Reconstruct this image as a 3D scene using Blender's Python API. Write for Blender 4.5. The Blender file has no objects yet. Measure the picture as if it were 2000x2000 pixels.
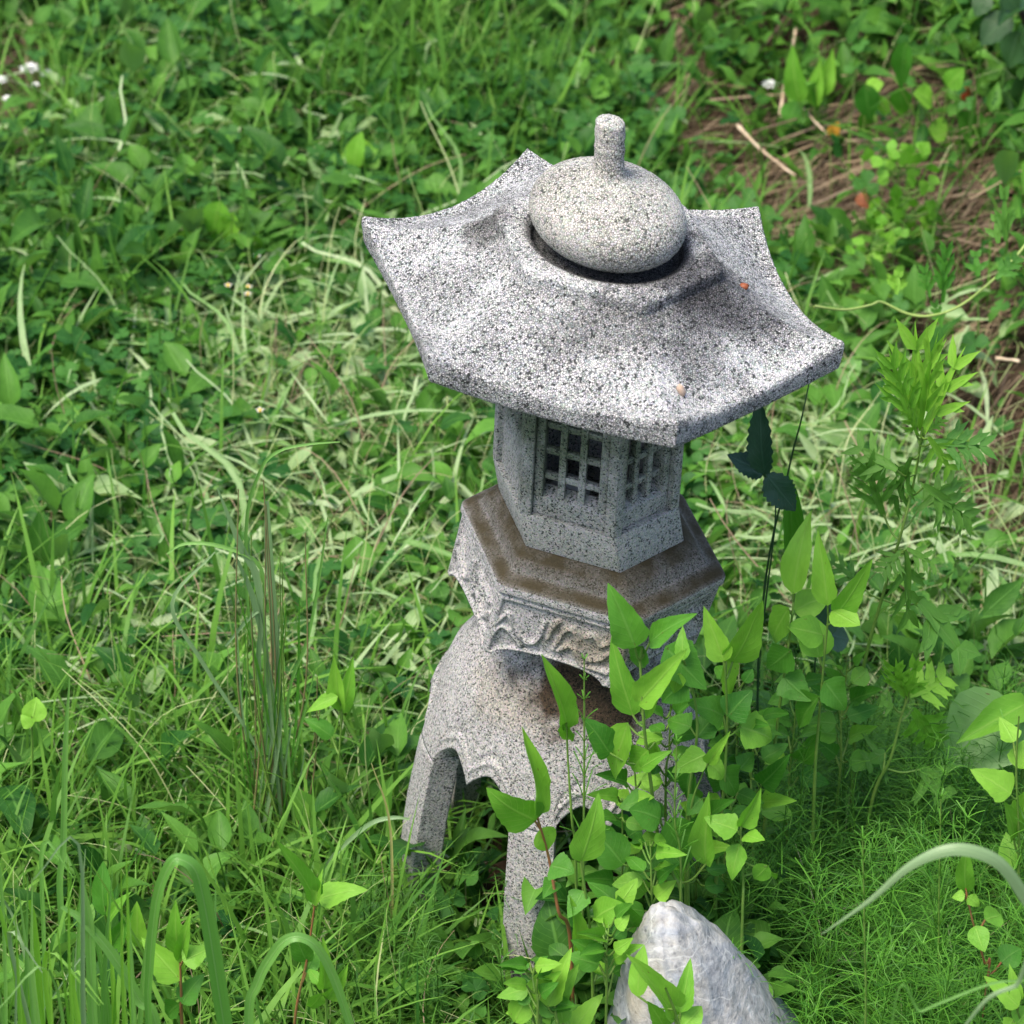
import bpy, bmesh, math, random
import numpy as np
from mathutils import Vector, Matrix, noise
random.seed(7); RNG = np.random.default_rng(11)
R = math.radians
SC = bpy.context.scene
COL = SC.collection

# ------------------------------------------------------------------ camera
ELEV = R(36); DIST = 5.0
TGT = Vector((-0.078, 0.0, 0.697))
CPOS = TGT + DIST * Vector((0, -math.cos(ELEV), math.sin(ELEV)))
cam_d = bpy.data.cameras.new('camera'); cam = bpy.data.objects.new('camera', cam_d); COL.objects.link(cam)
cam.location = CPOS; cam.rotation_euler = (math.pi/2 - ELEV, 0, 0)
cam_d.sensor_width = 36; cam_d.sensor_height = 36; cam_d.sensor_fit = 'HORIZONTAL'
HALF = 0.1282
cam_d.lens = 18 / HALF
cam_d.clip_start = 0.05; cam_d.clip_end = 200
cam_d.dof.use_dof = True; cam_d.dof.focus_distance = 4.93; cam_d.dof.aperture_fstop = 7.2
SC.camera = cam
# ------------------------------------------------------------------ world, sun, exposure
SUN_EL, SUN_AZ = R(68), R(-124)          # azimuth from +Y (away from the camera), negative = left
w = bpy.data.worlds.new('World'); SC.world = w; w.use_nodes = True
nt = w.node_tree; bg = nt.nodes['Background']
sky = nt.nodes.new('ShaderNodeTexSky'); sky.sky_type = 'NISHITA'; sky.sun_disc = False
sky.sun_elevation = SUN_EL; sky.sun_rotation = SUN_AZ
sky.dust_density = 3.0
nt.links.new(sky.outputs[0], bg.inputs[0]); bg.inputs[1].default_value = 0.135
sl = bpy.data.lights.new('sun', 'SUN'); sl.energy = 2.1; sl.angle = R(30); sl.color = (1, 0.94, 0.82)
so = bpy.data.objects.new('sun', sl); COL.objects.link(so)
sdir = Vector((math.sin(SUN_AZ)*math.cos(SUN_EL), math.cos(SUN_AZ)*math.cos(SUN_EL), math.sin(SUN_EL)))
so.rotation_euler = sdir.to_track_quat('Z', 'Y').to_euler(); so.location = (-3, 2, 6)
SC.view_settings.view_transform = 'Standard'; SC.view_settings.look = 'None'
SC.view_settings.gamma = 1; SC.view_settings.use_curve_mapping = False
SC.view_settings.exposure = 1.06

# ------------------------------------------------------------------ pixel <-> place helpers (photo pixels, 2000 wide)
CR, CU, CF = Vector((1,0,0)), Vector((0, math.sin(ELEV), math.cos(ELEV))), Vector((0, math.cos(ELEV), -math.sin(ELEV)))
def ray(px, py):
    return CF + CR*((px-1000)/1000*HALF) + CU*((1000-py)/1000*HALF)
def P(px, py, Y):
    d = ray(px, py); return CPOS + d*((Y-CPOS.y)/d.y)
def G(px, py, z=0.0):
    d = ray(px, py); return CPOS + d*((z-CPOS.z)/d.z)
def PXM(Y): return (P(1001, 1000, Y).x - P(1000, 1000, Y).x)       # metres per photo pixel at depth plane Y
def to_px(xyz):                                                     # numpy (n,3) -> photo pixels
    d = np.asarray(xyz) - np.array(CPOS)
    dep = d @ np.array(CF)
    return 1000 + 1000*(d @ np.array(CR))/dep/HALF, 1000 - 1000*(d @ np.array(CU))/dep/HALF
def sstep(a, b, x):
    t = np.clip((x-a)/(b-a), 0, 1); return t*t*(3-2*t)
def vnoise(x, y, s, seed=0):                                        # cheap smooth value noise, 0..1
    x = np.asarray(x)*s + seed*17.3; y = np.asarray(y)*s - seed*9.1
    xi, yi = np.floor(x).astype(np.int64), np.floor(y).astype(np.int64); fx, fy = x-xi, y-yi
    def h(a, b): return ((np.sin(a*127.1 + b*311.7)*43758.5453) % 1.0)
    u, v = fx*fx*(3-2*fx), fy*fy*(3-2*fy)
    return (h(xi, yi)*(1-u)+h(xi+1, yi)*u)*(1-v) + (h(xi, yi+1)*(1-u)+h(xi+1, yi+1)*u)*v
def bankdist(x, y):                                                  # metres to the right of the foot of the earth bank
    return ((np.asarray(x)-0.40)*0.86 + (np.asarray(y)-1.45)*0.30)
def ground(x, y):
    x = np.asarray(x, float); y = np.asarray(y, float)
    h = 0.42*sstep(0.0, 1.0, bankdist(x, y)) + 0.03*(vnoise(x, y, 2.3, 1)-0.5) + 0.015*(vnoise(x, y, 7.0, 2)-0.5)
    return h
def gz(x, y): return float(ground(x, y))

# ------------------------------------------------------------------ scene-building helpers
def tag(o, label=None, cat=None, group=None, kind=None):
    if label: o['label'] = label
    if cat: o['category'] = cat
    if group: o['group'] = group
    if kind: o['kind'] = kind
    return o
def thing(name, label, cat, loc=(0,0,0), group=None):
    o = bpy.data.objects.new(name, None); COL.objects.link(o); o.location = loc; o.empty_display_size = 0.05
    return tag(o, label, cat, group)
def link(name, me, parent=None, mat=None):
    o = bpy.data.objects.new(name, me); COL.objects.link(o)
    if parent is not None: o.parent = parent
    if mat is not None and not me.materials: me.materials.append(mat)
    return o
def np_mesh(name, V, F, uv=None, tone=None, smooth=True):
    V = np.ascontiguousarray(V, np.float32); F = np.ascontiguousarray(F, np.int32); n = F.shape[1]
    me = bpy.data.meshes.new(name)
    me.vertices.add(len(V)); me.vertices.foreach_set('co', V.ravel())
    me.loops.add(F.size); me.loops.foreach_set('vertex_index', F.ravel())
    me.polygons.add(len(F)); me.polygons.foreach_set('loop_start', np.arange(0, F.size, n, dtype=np.int32))
    try: me.polygons.foreach_set('loop_total', np.full(len(F), n, np.int32))
    except Exception: pass
    if smooth: me.polygons.foreach_set('use_smooth', np.ones(len(F), bool))
    if uv is not None:
        l = me.uv_layers.new(name='UVMap'); l.data.foreach_set('uv', np.ascontiguousarray(uv[F.ravel()], np.float32).ravel())
    if tone is not None:
        a = me.attributes.new('tone', 'FLOAT', 'POINT'); a.data.foreach_set('value', np.ascontiguousarray(tone, np.float32))
    me.update(calc_edges=True); me.validate()
    return me
def grid_faces(nr, nc, closed):                                     # rows x columns of vertices -> quads
    i = np.arange(nr-1)[:, None]; j = np.arange(nc if closed else nc-1)[None, :]
    a = i*nc + j; b = i*nc + (j+1) % nc
    return np.stack([a+0*j, b+0*i, b+nc, a+nc], -1).reshape(-1, 4)
class Pile:                                                          # many small shapes gathered into one mesh
    def __init__(s): s.V=[]; s.F=[]; s.U=[]; s.T=[]; s.n=0
    def add(s, V, F, U=None, tone=0.5):
        V = np.asarray(V, float); s.V.append(V); s.F.append(np.asarray(F)+s.n); s.n += len(V)
        s.U.append(np.asarray(U) if U is not None else np.zeros((len(V),2))); s.T.append(np.full(len(V), tone))
    def many(s, tmpl, M, pos, tone):                                 # tmpl=(V,F,U); M (N,3,3); pos (N,3)
        V, F, U = tmpl; N = len(pos)
        if N == 0: return
        W = np.einsum('nij,vj->nvi', M, V) + pos[:, None, :]
        s.V.append(W.reshape(-1, 3)); s.F.append((F[None]+ (np.arange(N)*len(V))[:, None, None]).reshape(-1, 4)+s.n)
        s.U.append(np.tile(U, (N, 1))); s.T.append(np.repeat(tone, len(V))); s.n += N*len(V)
    def mesh(s, name, smooth=True):
        return np_mesh(name, np.concatenate(s.V), np.concatenate(s.F), np.concatenate(s.U), np.concatenate(s.T), smooth)
def tube(pts, rads, k=6):
    pts = np.array([tuple(p) for p in pts], float); n = len(pts)
    rads = np.broadcast_to(np.asarray(rads, float), (n,)) if np.ndim(rads) < 2 else rads
    tan = np.gradient(pts, axis=0); tan /= np.linalg.norm(tan, axis=1)[:, None]+1e-9
    ref = np.array([0.31, -0.9, 0.22]); V = []
    for i in range(n):
        a = np.cross(tan[i], ref); a /= np.linalg.norm(a)+1e-9; b = np.cross(tan[i], a)
        th = np.arange(k)/k*2*math.pi
        V.append(pts[i] + rads[i]*(np.cos(th)[:,None]*a + np.sin(th)[:,None]*b))
    V = np.concatenate(V); F = grid_faces(n, k, True)
    U = np.stack([np.full(n*k, 0.25), np.repeat(np.linspace(0,1,n), k)], 1)
    return V, F, U
def smooth_path(pts, m=24):                                          # Catmull-Rom through points
    p = np.array([tuple(q) for q in pts], float)
    if len(p) == 2: return p[0] + (p[1]-p[0])*np.linspace(0,1,max(4,m//3))[:,None]
    q = np.vstack([2*p[0]-p[1], p, 2*p[-1]-p[-2]]); out = []; segs = len(p)-1; per = max(2, m//segs)
    for i in range(segs):
        t = np.linspace(0, 1, per, endpoint=False)[:, None]
        a, b, c, d = q[i], q[i+1], q[i+2], q[i+3]
        out.append(0.5*((2*b)+(-a+c)*t+(2*a-5*b+4*c-d)*t*t+(-a+3*b-3*c+d)*t**3))
    out.append(p[-1:]); return np.concatenate(out)

# ------------------------------------------------------------------ materials
def newmat(name):
    m = bpy.data.materials.new(name); m.use_nodes = True; nt = m.node_tree; nt.nodes.clear()
    out = nt.nodes.new('ShaderNodeOutputMaterial'); return m, nt, out
def N(nt, typ, **kw):
    n = nt.nodes.new(typ)
    for k, v in kw.items():
        if k.startswith('i_'):
            key = k[2:]; n.inputs[int(key) if key.isdigit() else key.replace('_', ' ')].default_value = v
        else: setattr(n, k, v)
    return n
def ramp(nt, fac, stops, interp='LINEAR'):
    r = nt.nodes.new('ShaderNodeValToRGB'); r.color_ramp.interpolation = interp; e = r.color_ramp.elements
    while len(e) > 1: e.remove(e[-1])
    for i, (p, c) in enumerate(stops):
        if not isinstance(c, (tuple, list)): c = (c, c, c)
        x = e[0] if i == 0 else e.new(p); x.position = p; x.color = (*c[:3], 1)
    nt.links.new(fac, r.inputs[0]); return r.outputs[0]
def mix(nt, f, a, b, typ='MIX'):
    n = nt.nodes.new('ShaderNodeMix'); n.data_type = 'RGBA'; n.blend_type = typ
    for s, v in ((0, f), (6, a), (7, b)):
        if isinstance(v, (int, float)): n.inputs[s].default_value = v if s == 0 else (v, v, v, 1)
        elif isinstance(v, tuple): n.inputs[s].default_value = (*v[:3], 1)
        else: nt.links.new(v, n.inputs[s])
    return n.outputs[2]
def M_(nt, op, a, b=None, c=None, clamp=False):
    n = nt.nodes.new('ShaderNodeMath'); n.operation = op; n.use_clamp = clamp
    for s, v in ((0, a), (1, b), (2, c)):
        if v is None: continue
        if isinstance(v, (int, float)): n.inputs[s].default_value = v
        else: nt.links.new(v, n.inputs[s])
    return n.outputs[0]

def stone_mat(name, cell, stops, gap, gapcol, disp, tint=(1,1,1), stain_shade=None, rough=0.85):
    """cast stone: a crust of little chips with dark joints. stain = list of (mask builder, colour, amount)."""
    m, nt, out = newmat(name)
    tc = N(nt, 'ShaderNodeTexCoord').outputs['Object']
    wob = N(nt, 'ShaderNodeTexNoise', i_Scale=1.3/cell, i_Detail=1.0); nt.links.new(tc, wob.inputs['Vector'])
    vm = nt.nodes.new('ShaderNodeVectorMath'); vm.operation = 'MULTIPLY_ADD'
    nt.links.new(wob.outputs['Color'], vm.inputs[0]); vm.inputs[1].default_value = (cell*0.7,)*3; nt.links.new(tc, vm.inputs[2])
    v1 = N(nt, 'ShaderNodeTexVoronoi', i_Scale=1/cell); nt.links.new(vm.outputs[0], v1.inputs['Vector'])
    v2 = N(nt, 'ShaderNodeTexVoronoi', feature='DISTANCE_TO_EDGE', i_Scale=1/cell); nt.links.new(vm.outputs[0], v2.inputs['Vector'])
    sep = N(nt, 'ShaderNodeSeparateColor'); nt.links.new(v1.outputs['Color'], sep.inputs[0])
    big = N(nt, 'ShaderNodeTexNoise', i_Scale=16.0, i_Detail=5.0, i_Roughness=0.65); nt.links.new(tc, big.inputs['Vector'])
    bigf = M_(nt, 'SUBTRACT', big.outputs['Fac'], 0.5)
    rnd = M_(nt, 'MULTIPLY_ADD', bigf, 0.28, sep.outputs[0], clamp=True)
    chip = ramp(nt, rnd, stops)
    chip = mix(nt, 0.10, chip, v1.outputs['Color'], 'OVERLAY')
    g = M_(nt, 'MULTIPLY_ADD', bigf, -gap*2.6, gap)
    gm = nt.nodes.new('ShaderNodeMapRange'); nt.links.new(v2.outputs['Distance'], gm.inputs[0])
    gm.inputs[1].default_value = 0.0; nt.links.new(g, gm.inputs[2])
    col = mix(nt, gm.outputs[0], gapcol, chip)
    if stain_shade:
        for build, c, amt in stain_shade:
            f = build(nt, tc, big.outputs['Fac'])
            col = mix(nt, M_(nt, 'MULTIPLY', f, amt, clamp=True), col, mix(nt, 0.72 if build is silt else 0.0, mix(nt, 1.0, col, c, 'MULTIPLY'), tuple(q*.40 for q in c)))
    col = mix(nt, 1.0, col, tint, 'MULTIPLY')
    b = N(nt, 'ShaderNodeBsdfPrincipled'); b.inputs['Roughness'].default_value = rough
    b.inputs['Specular IOR Level'].default_value = 0.25
    nt.links.new(col, b.inputs['Base Color']); nt.links.new(b.outputs[0], out.inputs[0])
    hgt = M_(nt, 'SMOOTH_MIN', v2.outputs['Distance'], 0.35, 0.2)
    hgt = M_(nt, 'MULTIPLY_ADD', sep.outputs[1], 0.35, hgt)
    dn = N(nt, 'ShaderNodeDisplacement'); dn.inputs['Midlevel'].default_value = 0.35; dn.inputs['Scale'].default_value = disp
    nt.links.new(hgt, dn.inputs['Height']); (nt.links.new(dn.outputs[0], out.inputs['Displacement']) if disp else None)
    if disp:
        m.displacement_method = 'BOTH'
    else:
        bp = N(nt, 'ShaderNodeBump'); bp.inputs['Strength'].default_value = 0.55; bp.inputs['Distance'].default_value = cell*.35
        nt.links.new(hgt, bp.inputs['Height']); nt.links.new(bp.outputs[0], b.inputs['Normal'])
    return m
def zone(fn):                                                        # helper: a soft blob mask from coordinates
    return fn
def blob(c, rad, soft=0.6):
    def f(nt, tc, nz):
        d = N(nt, 'ShaderNodeVectorMath', operation='SUBTRACT'); nt.links.new(tc, d.inputs[0]); d.inputs[1].default_value = c
        s = N(nt, 'ShaderNodeVectorMath', operation='DIVIDE'); nt.links.new(d.outputs[0], s.inputs[0]); s.inputs[1].default_value = rad
        l = N(nt, 'ShaderNodeVectorMath', operation='LENGTH'); nt.links.new(s.outputs[0], l.inputs[0])
        x = M_(nt, 'MULTIPLY_ADD', nz, 1.4, l.outputs['Value']); x = M_(nt, 'SUBTRACT', x, 0.7)
        mr = nt.nodes.new('ShaderNodeMapRange'); mr.interpolation_type = 'SMOOTHSTEP'; nt.links.new(x, mr.inputs[0])
        mr.inputs[1].default_value = 1.0; mr.inputs[2].default_value = 1.0-soft; return mr.outputs[0]
    return f
def silt(nt, tc, nz):                                                # silt and algae lie on the level ledges (marked on the mesh)
    at = N(nt, 'ShaderNodeAttribute', attribute_name='tone')
    n2 = N(nt, 'ShaderNodeTexNoise', i_Scale=26.0, i_Detail=5.0); nt.links.new(tc, n2.inputs['Vector'])
    x = M_(nt, 'MULTIPLY_ADD', n2.outputs['Fac'], 0.9, 0.50, clamp=True)
    return M_(nt, 'MULTIPLY', at.outputs['Fac'], x)
def joint(nt, tc, nz):                                               # gap shade round the finial and under the collar, put into the colour
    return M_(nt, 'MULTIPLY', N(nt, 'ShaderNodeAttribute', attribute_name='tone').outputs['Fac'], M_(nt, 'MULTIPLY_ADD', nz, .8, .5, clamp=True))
ROOF_STOPS = [(0.0, .04), (0.06, .08), (0.11, .32), (0.30, .48), (0.50, .60), (1.0, .68)]
GRAN_STOPS = [(0.0, .05), (0.11, .09), (0.18, .25), (0.5, .36), (0.75, .44), (1.0, .52)]
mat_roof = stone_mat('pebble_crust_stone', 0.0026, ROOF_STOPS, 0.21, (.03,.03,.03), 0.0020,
    tint=(0.985, 0.985, 0.965),
    stain_shade=[(joint, (.16,.16,.16), 1.0), (blob((0.17,-0.08,1.08),(0.12,0.10,0.08)), (.32,.32,.34), 1.0), (blob((-0.13,0.05,1.10),(0.06,0.07,0.05)), (.40,.39,.38), .9),
           (blob((0.13,-0.12,1.03),(0.09,0.13,0.08)), (.50,.50,.51), .8), (blob((0.0,-0.15,1.08),(0.14,0.05,0.05)), (.50,.50,.50), .85)])
mat_finial = stone_mat('pale_pebble_stone', 0.0028, [(0.0,.06),(0.04,.14),(0.08,.38),(0.3,.52),(1.0,.64)], 0.20, (.06,.06,.05), 0.0014,
    tint=(1.0, 0.97, 0.88))
mat_granite = stone_mat('speckled_cast_stone', 0.0018, GRAN_STOPS, 0.06, (.08,.08,.07), 0.0,
    tint=(0.985,0.97,0.93), stain_shade=[(silt, (.135,.108,.055), 1.0), (blob((-0.0,-0.17,0.60),(0.16,0.06,0.05)), (.62,.52,.34), .7)])
mat_firebox = stone_mat('mossy_shaded_stone', 0.0020, [(0.0,.05),(0.10,.08),(0.18,.28),(0.6,.38),(1.0,.45)], 0.05, (.10,.11,.08), 0.0,
    tint=(0.97,0.98,0.90), stain_shade=[(blob((0.0,0.0,0.90),(0.2,0.2,0.15)), (.36,.43,.30), 1.0)])  # darker, greener upper walls: algae plus shade of the roof painted in
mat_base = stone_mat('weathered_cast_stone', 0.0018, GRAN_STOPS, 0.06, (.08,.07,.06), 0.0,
    tint=(0.985,0.97,0.92), stain_shade=[(blob((0.04,-0.13,0.50),(0.17,0.10,0.07)), (.14,.10,.06), 1.0), (blob((-0.08,-0.10,0.47),(0.10,0.10,0.05)), (.62,.54,.42), .5), (blob((0,-.2,.02),(.4,.3,.12)), (.55,.5,.4), .7)])  # brown patch on the cap: algae plus painted shade below the platform

def leaf_mat(name, dark, light, under, rough=0.42, trans=0.30, vein=0.5, source='tone', spread=1.0, spec=0.45, veincol=None, nveins=9.0):
    m, nt, out = newmat(name)
    uv = N(nt, 'ShaderNodeUVMap'); sx = N(nt, 'ShaderNodeSeparateXYZ'); nt.links.new(uv.outputs[0], sx.inputs[0])
    if source == 'tone':
        t = N(nt, 'ShaderNodeAttribute', attribute_name='tone').outputs['Fac']
    else:
        t = N(nt, 'ShaderNodeObjectInfo').outputs['Random']
    tc = N(nt, 'ShaderNodeTexCoord').outputs['Object' if source == 'tone' else 'UV']
    nz = N(nt, 'ShaderNodeTexNoise', i_Scale=60.0 if source == 'tone' else 7.0, i_Detail=3.0); nt.links.new(tc, nz.inputs['Vector'])
    t2 = M_(nt, 'MULTIPLY_ADD', M_(nt, 'SUBTRACT', nz.outputs['Fac'], 0.5), 0.5, t, clamp=True)
    col = mix(nt, t2, dark, light)
    au = M_(nt, 'ABSOLUTE', M_(nt, 'SUBTRACT', sx.outputs[0], 0.5))
    if vein > 0:
        mid = nt.nodes.new('ShaderNodeMapRange'); nt.links.new(au, mid.inputs[0]); mid.inputs[1].default_value = 0.05; mid.inputs[2].default_value = 0.015
        sv = M_(nt, 'FRACT', M_(nt, 'MULTIPLY', M_(nt, 'SUBTRACT', sx.outputs[1], M_(nt, 'MULTIPLY', au, 0.55)), nveins))
        sv = M_(nt, 'ABSOLUTE', M_(nt, 'SUBTRACT', sv, 0.5))
        side = nt.nodes.new('ShaderNodeMapRange'); nt.links.new(sv, side.inputs[0]); side.inputs[1].default_value = 0.09; side.inputs[2].default_value = 0.02
        vf = M_(nt, 'MAXIMUM', mid.outputs[0], M_(nt, 'MULTIPLY', side.outputs[0], 0.45))
        vc = veincol or tuple(min(1, c*1.3+0.03) for c in light)
        col = mix(nt, M_(nt, 'MULTIPLY', vf, vein), col, vc)
    if source == 'rand':
        of = N(nt, 'ShaderNodeVectorMath', operation='ADD'); nt.links.new(tc, of.inputs[0])
        cb = N(nt, 'ShaderNodeCombineXYZ'); oi = N(nt, 'ShaderNodeObjectInfo'); nt.links.new(M_(nt, 'MULTIPLY', oi.outputs['Random'], 57.0), cb.inputs[2]); nt.links.new(cb.outputs[0], of.inputs[1])
        sp = N(nt, 'ShaderNodeTexVoronoi', i_Scale=5.5); nt.links.new(of.outputs[0], sp.inputs['Vector'])
        sm = nt.nodes.new('ShaderNodeMapRange'); nt.links.new(sp.outputs['Distance'], sm.inputs[0]); sm.inputs[1].default_value = .13; sm.inputs[2].default_value = .06
        ss = N(nt, 'ShaderNodeSeparateColor'); nt.links.new(sp.outputs['Color'], ss.inputs[0])
        few = M_(nt, 'GREATER_THAN', ss.outputs[0], .78)
        col = mix(nt, M_(nt, 'MULTIPLY', M_(nt, 'MULTIPLY', sm.outputs[0], few), .75), col, (.14,.09,.025))
        n4 = N(nt, 'ShaderNodeTexNoise', i_Scale=3.0, i_Detail=4.0); nt.links.new(of.outputs[0], n4.inputs['Vector'])
        col = mix(nt, M_(nt, 'MULTIPLY', ramp(nt, n4.outputs['Fac'], [(.55,0.0),(.75,1.0)]), .45), col, tuple(c*.62 for c in light))
    ge = N(nt, 'ShaderNodeNewGeometry')
    col = mix(nt, ge.outputs['Backfacing'], col, mix(nt, 0.35, under, col))
    b = N(nt, 'ShaderNodeBsdfPrincipled'); b.inputs['Roughness'].default_value = rough; b.inputs['Specular IOR Level'].default_value = spec
    nt.links.new(col, b.inputs['Base Color'])
    tr = N(nt, 'ShaderNodeBsdfTranslucent'); nt.links.new(mix(nt, 1.0, col, (1.05, 1.30, 0.55), 'MULTIPLY'), tr.inputs[0])
    ms = nt.nodes.new('ShaderNodeMixShader'); ms.inputs[0].default_value = trans
    nt.links.new(b.outputs[0], ms.inputs[1]); nt.links.new(tr.outputs[0], ms.inputs[2]); nt.links.new(ms.outputs[0], out.inputs[0])
    if vein > 0:
        bp = N(nt, 'ShaderNodeBump'); bp.inputs['Strength'].default_value = 0.35; bp.inputs['Distance'].default_value = 0.002
        nt.links.new(M_(nt, 'ADD', vf, nz.outputs['Fac']), bp.inputs['Height']); nt.links.new(bp.outputs[0], b.inputs['Normal'])
    return m
def plain_mat(name, col, col2=None, rough=0.6, scale=40.0, spec=0.3, bump=0.0):
    m, nt, out = newmat(name); b = N(nt, 'ShaderNodeBsdfPrincipled'); b.inputs['Roughness'].default_value = rough
    b.inputs['Specular IOR Level'].default_value = spec
    tc = N(nt, 'ShaderNodeTexCoord').outputs['Object']
    nz = N(nt, 'ShaderNodeTexNoise', i_Scale=scale, i_Detail=5.0, i_Roughness=0.6); nt.links.new(tc, nz.inputs['Vector'])
    f = nt.nodes.new('ShaderNodeMapRange'); nt.links.new(nz.outputs['Fac'], f.inputs[0]); f.inputs[1].default_value = .35; f.inputs[2].default_value = .65
    nt.links.new(mix(nt, f.outputs[0], col, col2 or col), b.inputs['Base Color'])
    if bump:
        bp = N(nt, 'ShaderNodeBump'); bp.inputs['Strength'].default_value = 0.8; bp.inputs['Distance'].default_value = bump
        nt.links.new(nz.outputs['Fac'], bp.inputs['Height']); nt.links.new(bp.outputs[0], b.inputs['Normal'])
    nt.links.new(b.outputs[0], out.inputs[0]); return m
mat_soil = plain_mat('dark_soil', (.030,.019,.011), (.078,.055,.036), 0.95, 35.0, 0.1, 0.012)
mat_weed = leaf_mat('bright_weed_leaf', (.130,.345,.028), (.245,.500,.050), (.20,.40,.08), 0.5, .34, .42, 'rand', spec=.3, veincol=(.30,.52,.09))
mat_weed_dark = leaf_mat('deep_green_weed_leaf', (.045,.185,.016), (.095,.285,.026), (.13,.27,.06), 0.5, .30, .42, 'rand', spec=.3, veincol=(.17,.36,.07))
mat_bluedark = leaf_mat('blue_green_dark_leaf', (.020,.066,.034), (.038,.105,.050), (.06,.11,.07), 0.5, .12, .45, 'rand', veincol=(.05,.12,.07))
mat_mug = leaf_mat('mugwort_leaf', (.060,.190,.026), (.125,.300,.038), (.17,.26,.12), 0.5, .28, .30, 'rand', spec=.3, veincol=(.18,.32,.09))
mat_shrub = leaf_mat('glossy_shrub_leaf', (.018,.060,.014), (.038,.105,.022), (.07,.11,.04), 0.45, .12, .3, 'rand', spec=.3)
mat_dock = leaf_mat('dock_leaf', (.14,.32,.07), (.18,.37,.09), (.13,.31,.06), 0.42, .30, .6, 'rand', veincol=(.26,.42,.18), nveins=12)
mat_blade = leaf_mat('broad_grass_blade', (.115,.300,.045), (.210,.420,.095), (.20,.36,.10), 0.42, .32, .35, 'rand', nveins=0.0, veincol=(.32,.50,.2))
mat_bluegrass = leaf_mat('grey_green_blade', (.15,.26,.11), (.23,.36,.16), (.22,.33,.15), 0.42, .22, .25, 'rand', nveins=0.0, veincol=(.24,.33,.2))
mat_clover = leaf_mat('clover_leaf', (.014,.080,.014), (.076,.220,.034), (.10,.22,.06), 0.5, .28, .25, 'tone', spec=.18)
mat_broad = leaf_mat('meadow_leaf', (.017,.084,.011), (.122,.298,.038), (.18,.31,.10), 0.47, .30, .35, 'tone', spec=.18)
mat_cut = leaf_mat('cut_wilted_leaf', (.14,.29,.06), (.42,.52,.28), (.48,.56,.36), 0.5, .25, .4, 'tone')
mat_grass = leaf_mat('meadow_grass', (.029,.118,.013), (.165,.345,.048), (.15,.31,.07), 0.48, .30, .0, 'tone', spec=.18)
mat_straw = leaf_mat('dry_straw', (.075,.042,.022), (.36,.26,.155), (.25,.18,.11), 0.6, .10, .0, 'tone')
mat_palestem = leaf_mat('pale_green_stem', (.18,.28,.06), (.50,.52,.26), (.4,.45,.2), 0.5, .15, .0, 'tone')
mat_horse2 = leaf_mat('fine_horsetail_green', (.035,.120,.014), (.105,.260,.035), (.1,.2,.03), 0.45, .22, .0, 'tone', spec=.18)
mat_horse = leaf_mat('horsetail_green', (.030,.125,.012), (.130,.340,.034), (.12,.27,.04), 0.45, .25, .0, 'tone', spec=.18)
mat_stem = plain_mat('green_stem', (.10,.22,.03), (.17,.28,.05), .5, 30)
mat_redstem = plain_mat('reddish_stem', (.22,.15,.05), (.30,.10,.045), .5, 25)
mat_darkstem = plain_mat('dark_green_stem', (.02,.06,.02), (.035,.09,.03), .5, 30)
mat_vine = plain_mat('yellow_green_vine', (.24,.36,.07), (.33,.42,.12), .5, 30)
mat_stick = plain_mat('bleached_stick', (.42,.30,.19), (.60,.47,.33), .7, 40)
mat_white = plain_mat('white_petal', (.72,.72,.68), (.82,.82,.78), .6, 40)
mat_yellow = plain_mat('yellow_floret', (.62,.36,.03), (.72,.5,.06), .6, 60)
mat_red = plain_mat('red_berry_skin', (.45,.045,.02), (.55,.09,.03), .35, 40)
mat_orange = leaf_mat('orange_withered_leaf', (.50,.24,.02), (.62,.34,.03), (.5,.3,.05), .5, .25, .3, 'rand', veincol=(.6,.4,.1))
mat_rust = leaf_mat('rust_withered_leaf', (.26,.06,.02), (.36,.10,.03), (.3,.1,.05), .5, .2, .3, 'rand', veincol=(.4,.15,.08))
mat_lamp = plain_mat('white_lamp_plastic', (.78,.78,.80), (.80,.80,.82), .4, 20)
mat_shell = plain_mat('tan_pebble', (.40,.27,.19), (.55,.42,.32), .6, 150)
mat_bark = plain_mat('dark_bark', (.03,.022,.016), (.06,.045,.03), .9, 60)


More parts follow.
